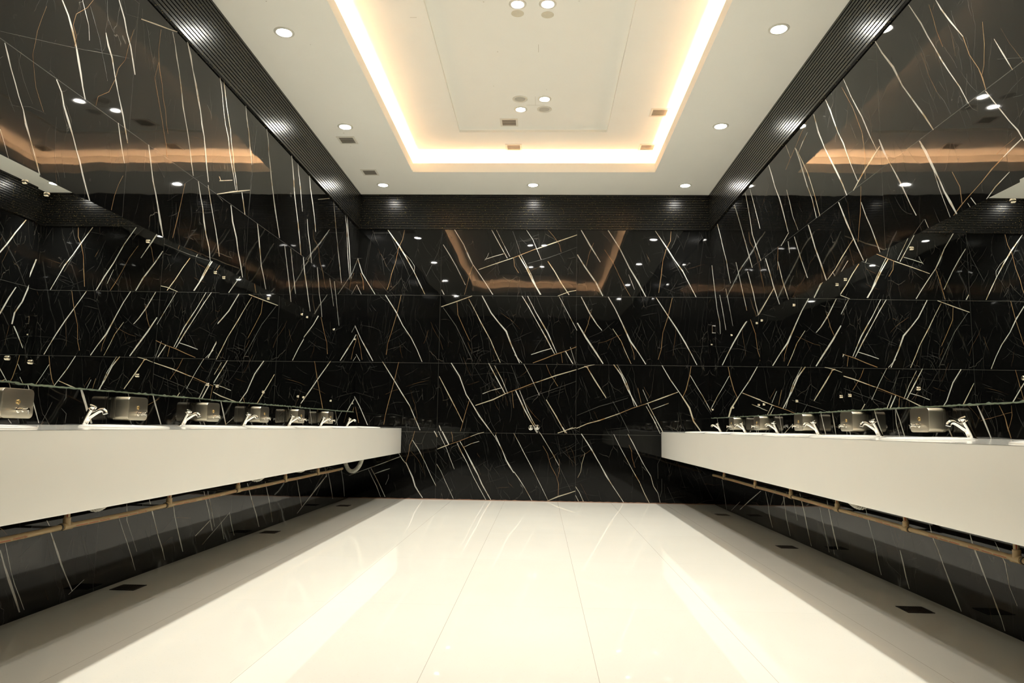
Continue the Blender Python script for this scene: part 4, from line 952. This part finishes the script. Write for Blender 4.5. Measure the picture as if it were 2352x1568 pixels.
def make_basin():
    t = empty('washbasin', (0, 0, ZT)); 
    bm = bmesh.new(); n = 48; rings = []
    for h, k in ((.0002, 1.09), (.0045, 1.085), (.0075, 1.05), (.0078, 1.02), (.005, .985), (-.01, .965), (-.05, .90), (-.09, .76), (-.125, .5), (-.138, .2), (-.14, .11)):
        rings.append([bm.verts.new((cos(2*pi*i/n) * RB * k, sin(2*pi*i/n) * RA * k, h)) for i in range(n)])
    for A, B in zip(rings, rings[1:]):
        for i in range(n): bm.faces.new((A[i], B[i], B[(i+1) % n], A[(i+1) % n]))
    bmesh.ops.reverse_faces(bm, faces=bm.faces)
    mesh_ob('bowl', bm, M_CER, t, True)
    bm = bmesh.new(); lathe(bm, [(-.1405, .0), (-.139, .015), (-.1365, .021), (-.139, .024), (-.150, .024), (-.150, 0)][::-1], seg=24)
    mesh_ob('drain', bm, M_CHROME, t, True)
    return t

def make_tap():
    """leaning push tap; leans and pours towards +x"""
    t = empty('push_tap')
    bm = bmesh.new()
    lathe(bm, [(0, .0175), (.002, .019), (.004, .0175), (.0045, 0)], seg=28)
    P = [(0, 0, .001), (.004, 0, .009), (.0105, 0, .024), (.0185, 0, .042), (.0265, 0, .060), (.0335, 0, .075)]
    sweep(bm, P, [.0165, .0155, .0150, .0150, .0140, .0132], 24)
    mesh_ob('body', bm, M_CHROME, t, True)
    bm = bmesh.new()
    P = [(.010, 0, .028), (.026, 0, .040), (.046, 0, .053), (.064, 0, .0645), (.077, 0, .071), (.088, 0, .0705), (.096, 0, .064), (.0990, 0, .054)]
    sweep(bm, P, [.0125, .0108, .0092, .0088, .0095, .0105, .0108, .0105], 24)
    mesh_ob('spout', bm, M_CHROME, t, True)
    ax = Vector((.44, 0, .90)).normalized()
    bm = bmesh.new()
    lathe(bm, [(0, 0), (0, .0165), (.0012, .0172), (.003, .0165), (.003, .0095), (.0075, .0095), (.0075, .0145), (.009, .0158), (.0175, .0165), (.0205, .0150), (.0215, .010), (.022, 0)], (.0325, 0, .0730), ax, 28)
    mesh_ob('push_button', bm, M_CHROME, t, True)
    return t

def make_dispenser():
    """wall soap dispenser, back at x=0, front at x=.098"""
    t = empty('soap_dispenser')
    w, h, r = .092, .0595, .020
    def ring(k, x):
        pts = []
        for cy, cz, a0 in ((w - r, h - r, 0), (-w + r, h - r, 90), (-w + r, -h + r, 180), (w - r, -h + r, 270)):
            for i in range(7):
                a = radians(a0 + i * 15); pts.append((x, (cy + r * cos(a)) * k, (cz + r * sin(a)) * k))
        return [bm.verts.new(p) for p in pts]
    def shell(prof):
        rs = [ring(k, x) for k, x in prof]
        for A, B in zip(rs, rs[1:]):
            for i in range(len(A)): bm.faces.new((A[i], A[(i+1) % len(A)], B[(i+1) % len(A)], B[i]))
        bm.faces.new(rs[0][::-1]); bm.faces.new(rs[-1])
    bm = bmesh.new(); shell([(.93, 0), (.93, .014)]); mesh_ob('wall_plate', bm, M_STEEL, t, True)
    bm = bmesh.new(); shell([(.97, .014), (1.0, .017), (1.0, .028), (.985, .0285), (.985, .031), (1.0, .0315), (1.0, .094), (.985, .0975), (.965, .098)]); mesh_ob('case', bm, M_STEEL, t, True)
    bm = bmesh.new(); lathe(bm, [(0, .0095), (.003, .0095), (.0042, .008), (.0042, .004), (.0034, .0038), (.0034, 0)], (.098, 0, .006), (1, 0, 0), 24); mesh_ob('lock', bm, M_BRASS, t, True)
    bm = bmesh.new(); z = -.026
    lathe(bm, [(0, .0115), (.003, .012), (.004, .0088), (.022, .0088), (.023, .0062), (.040, .0058), (.041, .0085), (.046, .0088), (.047, 0)], (.098, 0, z), (1, 0, 0), 24)
    sweep(bm, [(.142, 0, z), (.142, 0, z - .016)], [.0035, .003], 12)
    mesh_ob('push_valve', bm, M_CHROME, t, True)
    return t

GL = {1: 'left', -1: 'right'}
ORD = ['nearest the camera', 'second from the camera', 'third from the camera', 'fourth from the camera', 'fifth from the camera', 'last before the back wall']
basin0, tap0, disp0 = make_basin(), make_tap(), make_dispenser()
used = {}
def place(proto, key, loc, label, cat, group, rz=0.0):
    if key not in used:
        used[key] = 1; o = proto; o.location = loc; o.rotation_euler = (0, .0204 if cat == 'sink' else 0, rz); o['label'] = label
        o['category'] = cat; o['group'] = group
        return o
    o = dup(proto, loc, label, rz); o.rotation_euler[1] = .0204 if cat == 'sink' else 0; o['category'] = cat; o['group'] = group
    return o
for side, FY, bx in ((1, FYL, BXL), (-1, FYR, BXR)):
    s_ = GL[side]; rz = 0 if side > 0 else pi
    for i, y in enumerate(FY):
        place(basin0, 'b', (bx, y, ZT + RISE * .43), 'white oval basin in the %s counter, %s' % (s_, ORD[i]), 'sink', 'basins in the counters', rz)
        place(tap0, 't', (XL + .138 if side > 0 else XR - .137, y, ZT + RISE * .77), 'chrome push tap leaning over the %s counter, %s' % (s_, ORD[i]), 'tap', 'chrome push taps', rz)
    for y in EXTRA[side]:
        place(basin0, 'b', (bx, y, ZT + RISE * .43), 'white oval basin in the %s counter beside the camera, %s' % (s_, 'just out of the picture' if y > 2 else 'at the counter end'), 'sink', 'basins in the counters', rz)
        place(tap0, 't', (XL + .138 if side > 0 else XR - .137, y, ZT + RISE * .77), 'chrome push tap on the %s counter beside the camera, %s' % (s_, 'just out of the picture' if y > 2 else 'at the counter end'), 'tap', 'chrome push taps', rz)
DL = [2.87, 3.755, 4.64, 5.52, 6.38, 7.29]
DR = [3.72, 4.59, 5.43, 6.46, 7.31]
dl_lab = ['steel soap dispenser cut off by the left edge of the photo', 'steel soap dispenser between the first and second taps on the left wall',
          'steel soap dispenser right behind the second tap of the left row', 'steel soap dispenser behind the third tap of the left row', 'steel soap dispenser behind the fourth tap of the left row', 'farthest steel soap dispenser on the left wall']
dr_lab = ['largest steel soap dispenser on the right wall, beside the nearest tap', 'steel soap dispenser on the right wall beside the second tap',
          'steel soap dispenser on the right wall beside the third tap', 'steel soap dispenser on the right wall beside the fourth tap', 'farthest steel soap dispenser on the right wall']
for y, l in zip(DL, dl_lab): place(disp0, 'd', (XL + .0005, y, .901), l, 'soap dispenser', 'steel soap dispensers')
for y, l in zip(DR, dr_lab): place(disp0, 'd', (XR - .0005, y, .899), l, 'soap dispenser', 'steel soap dispensers', pi)

# ------------------------------------------------------------------ pipework under the counters
_word = []
def word_bm():
    if not _word:
        cu = bpy.data.curves.new('word', 'FONT'); cu.body = 'FlowGuard Pipe'; cu.size = .0125; cu.shear = .3
        o = bpy.data.objects.new('word', cu); COL.objects.link(o)
        bpy.context.view_layer.update()
        me = bpy.data.meshes.new_from_object(o.evaluated_get(bpy.context.evaluated_depsgraph_get()))
        _word.append(me); bpy.data.objects.remove(o); bpy.data.curves.remove(cu)
    bm = bmesh.new(); bm.from_mesh(_word[0]); return bm
def pipe_run(side, tees, y_end, x, z0, label, sag):
    t = empty('water_pipe', (x, 0, 0)); tag(t, label, 'pipe', 'tan water pipes under the counters')
    R = .0122
    def zz(y):
        ks = sorted(tees + [0.3, y_end])
        for a, b in zip(ks, ks[1:]):
            if a <= y <= b:
                u = (y - a) / (b - a); return z0 + (0.002 if sag else .003) * (4 * u * (1 - u)) * (1 if sag else -1)
        return z0
    bm = bmesh.new(); n = 110
    sweep(bm, [(0, .3 + (y_end - .3) * i / n, zz(.3 + (y_end - .3) * i / n)) for i in range(n + 1)], R, 14)
    mesh_ob('pipe', bm, M_PIPE, t, True)
    for y in tees:
        bm = bmesh.new(); sweep(bm, [(0, y, z0), (0, y, ZT - .05)], R * .96, 14); mesh_ob('riser', bm, M_PIPE, t, True)
        bm = bmesh.new()
        sweep(bm, [(0, y - .032, z0), (0, y - .031, z0), (0, y + .031, z0), (0, y + .032, z0)], [R + .001, R + .004, R + .004, R + .001], 16)
        sweep(bm, [(0, y, z0), (0, y, z0 + .036), (0, y, z0 + .037)], [R + .0035, R + .0035, R + .001], 16)
        f = mesh_ob('tee_fitting', bm, M_PIPE, t, True)
        bm = bmesh.new(); sweep(bm, [(0, y - .046, z0), (0, y - .038, z0)], R + .0025, 14); cx_ = (XL if side > 0 else XR) - x; box(bm, (min(0, cx_ * .98), y - .045, z0 - .005), (max(0, cx_ * .98), y - .039, z0 + .005)); mesh_ob('pipe_clip', bm, M_VOID, t)
    # printed red dashes and lettering along the side that faces the room
    ks = sorted(tees + [y_end]); ks = [2.2] + ks
    for a, b in zip(ks, ks[1:]):
        y = a + .05
        while y + .2 < b:
            for l0, l1 in ((.0, .085), (.095, .165)):
                m = 6; bm = bmesh.new()
                for q in range(m):
                    ya = y + l0 + (l1 - l0) * q / m; yb = y + l0 + (l1 - l0) * (q + 1) / m
                    xo = side * (R * .93 + .0004)
                    quad(bm, [(xo, ya, zz(ya) - .0050), (xo, yb, zz(yb) - .0050), (xo + side * .0007, yb, zz(yb) - .0024), (xo + side * .0007, ya, zz(ya) - .0024)])
                mesh_ob('stripe', bm, M_INK, t)
            y += .33
    for y in tees:
        bm = bmesh.new(); xo = side * (R + .0012); quad(bm, [(xo * .5, y - .0135, z0 + .04), (xo * .5, y - .0135, ZB + .03), (xo * .8, y - .0125, ZB + .03), (xo * .8, y - .0125, z0 + .04)]); mesh_ob('stripe', bm, M_INK, t)
    
    for a, b in zip(ks, ks[1:]):
        y = a + .05
        while y + .2 < b:
            if y > 2.5:
                o = mesh_ob('lettering', word_bm(), M_INK, t)
                yy = y + .175 if side > 0 else y + .175 + .09
                o.matrix_local = Matrix(((0, 0, side, side * (R + .0006)), (side, 0, 0, yy), (0, 1, 0, zz(y + .2) - .006), (0, 0, 0, 1)))
            y += .33
    return t
TL = [3.20, 4.09, 5.03, 5.97, 6.85]
TR = [3.06, 3.95, 4.83, 5.70, 6.62, 7.72]
pipe_run(1, [1.4, 2.3] + TL, 7.70, -1.962, .377, 'tan plastic water pipe running under the left counter', False)
pipe_run(-1, [1.3, 2.2] + TR, 8.2, 2.0, .345, 'tan plastic water pipe running under the right counter', True)

def hose(side, y, zlow, label):
    wall = XL if side > 0 else XR
    y -= .02
    bx = BXL if side > 0 else BXR
    t = empty('waste_hose', (bx, y, 0)); tag(t, label, 'hose', 'corrugated waste hoses')
    ctrl = [(0, 0, .645), (0, 0, .60), (-.02, .0, zlow + .14), (-.06, .02, zlow + .055), (-.115, .04, zlow + .012), (-.165, .05, zlow + .02), (-.20, .05, zlow + .075), (-.215, .05, zlow + .13), (-.23, .05, zlow + .18), (-.315, .05, zlow + .22)]
    ctrl = [Vector((a * side, b, c)) for a, b, c in ctrl]
    pts = []
    for i in range(len(ctrl) - 1):
        p0 = ctrl[max(i - 1, 0)]; p1 = ctrl[i]; p2 = ctrl[i + 1]; p3 = ctrl[min(i + 2, len(ctrl) - 1)]
        n = max(4, int((p2 - p1).length / .003))
        for k in range(n):
            u = k / n
            pts.append(.5 * ((2 * p1) + (-p0 + p2) * u + (2*p0 - 5*p1 + 4*p2 - p3) * u*u + (-p0 + 3*p1 - 3*p2 + p3) * u**3))
    pts.append(ctrl[-1])
    bm = bmesh.new(); sweep(bm, pts, [.0205 + .0022 * (1 if (i // 2) % 2 else -1) for i in range(len(pts))], 18)
    mesh_ob('corrugated_tube', bm, M_HOSE, t)
    bm = bmesh.new(); lathe(bm, [(.615, .024), (.615, .030), (.642, .030), (.648, .026), (.6505, .026), (.6505, .0)], seg=24); mesh_ob('coupling_nut', bm, M_HOSE, t, True)
    return t
HL = [(3.25, .444), (4.18, .49), (5.12, .440), (6.05, .447), (6.83, .49), (7.78, .335)]
hl = ['tip of a pleated waste hose under the left counter beside the nearest riser', 'hidden corrugated waste hose under the second left basin', 'edge of a pale waste hose peeking below the left counter near the third riser',
      'edge of a pale waste hose peeking below the left counter near the fourth riser', 'hidden corrugated waste hose under the fifth left basin', 'pale corrugated waste hose hanging in a loop at the far left counter end']
for (y, z), l in zip(HL, hl):
    if 'hidden' not in l: hose(1, y, z, l)
HR = [(3.3, .49), (4.16, .424), (5.2, .50), (6.0, .50), (6.9, .50), (7.7, .50)]
hr = ['hidden waste hose under the nearest right basin', 'edge of a pale waste hose below the right counter beside a riser', 'hidden waste hose under the third right basin', 'hidden waste hose under the fourth right basin', 'hidden waste hose under the fifth right basin', 'hidden waste hose under the last right basin']
for (y, z), l in zip(HR, hr):
    if 'hidden' not in l: hose(-1, y, z, l)

# ------------------------------------------------------------------ floor drains
def drain(x, y, label, s=.062):
    t = empty('floor_drain', (x, y, 0)); tag(t, label, 'drain', 'square floor drains')
    bm = bmesh.new()
    for a, b in (((-s, -s, .0003), (-s + .008, s, .003)), ((s - .008, -s, .0003), (s, s, .003)), ((-s + .008, -s, .0003), (s - .008, -s + .008, .003)), ((-s + .008, s - .008, .0003), (s - .008, s, .003))): box(bm, a, b)
    mesh_ob('frame', bm, M_GRATE, t)
    bm = bmesh.new(); m = 9; q = (2 * s - .016) / m
    for i in range(m):
        box(bm, (-s + .008 + q * (i + .3), -s + .008, .0003), (-s + .008 + q * (i + .7), s - .008, .002))
        box(bm, (-s + .008, -s + .008 + q * (i + .3), .0003), (s - .008, -s + .008 + q * (i + .7), .0018))
    box(bm, (-s + .006, -s + .006, .0002), (s - .006, s - .006, .0006))
    mesh_ob('grate', bm, M_GRATE, t)
drain(-1.97, 3.75, 'largest dark square floor drain under the left counter')
drain(-1.975, 5.72, 'middle floor drain in the shade under the left counter')
drain(-1.92, 7.66, 'farthest floor drain under the left counter, by the back wall')
drain(1.895, 3.68, 'largest meshed floor drain under the right counter')
drain(1.90, 5.52, 'middle floor drain in the shade under the right counter')
drain(1.92, 7.50, 'farthest floor drain under the right counter, by the back wall')

# ------------------------------------------------------------------ small fittings on the walls
for x, z, l in ((-.004, .830, 'left of the two round chrome valves low on the back wall'), (.071, .836, 'right of the two round chrome valves low on the back wall')):
    t = empty('chrome_valve', (x, D, z)); tag(t, l, 'valve', 'pair of chrome valves')
    bm = bmesh.new(); lathe(bm, [(0, .027), (.002, .027), (.004, .024), (.004, .020), (.003, .019)], (0, 0, 0), (0, -1, 0), 32); mesh_ob('flange', bm, M_CHROME, t, True)
    bm = bmesh.new(); lathe(bm, [(.002, .018), (.012, .0175), (.020, .014), (.025, .008), (.0265, 0)], (0, 0, 0), (0, -1, 0), 32); mesh_ob('dome', bm, M_CHROME, t, True)
t = empty('wall_hook', (XR, 8.38, 1.93)); tag(t, 'short upright steel rod fixed to the right wall in the back corner above the mirror', 'hook')
bm = bmesh.new(); sweep(bm, [(-.018, 0, .0), (-.018, 0, .09)], .005, 12); mesh_ob('rod', bm, M_NICKEL, t, True)
for z in (.004, .086):
    bm = bmesh.new(); sweep(bm, [(0, 0, z), (-.018, 0, z)], .007, 12); mesh_ob('mount', bm, M_CHROME, t, True)
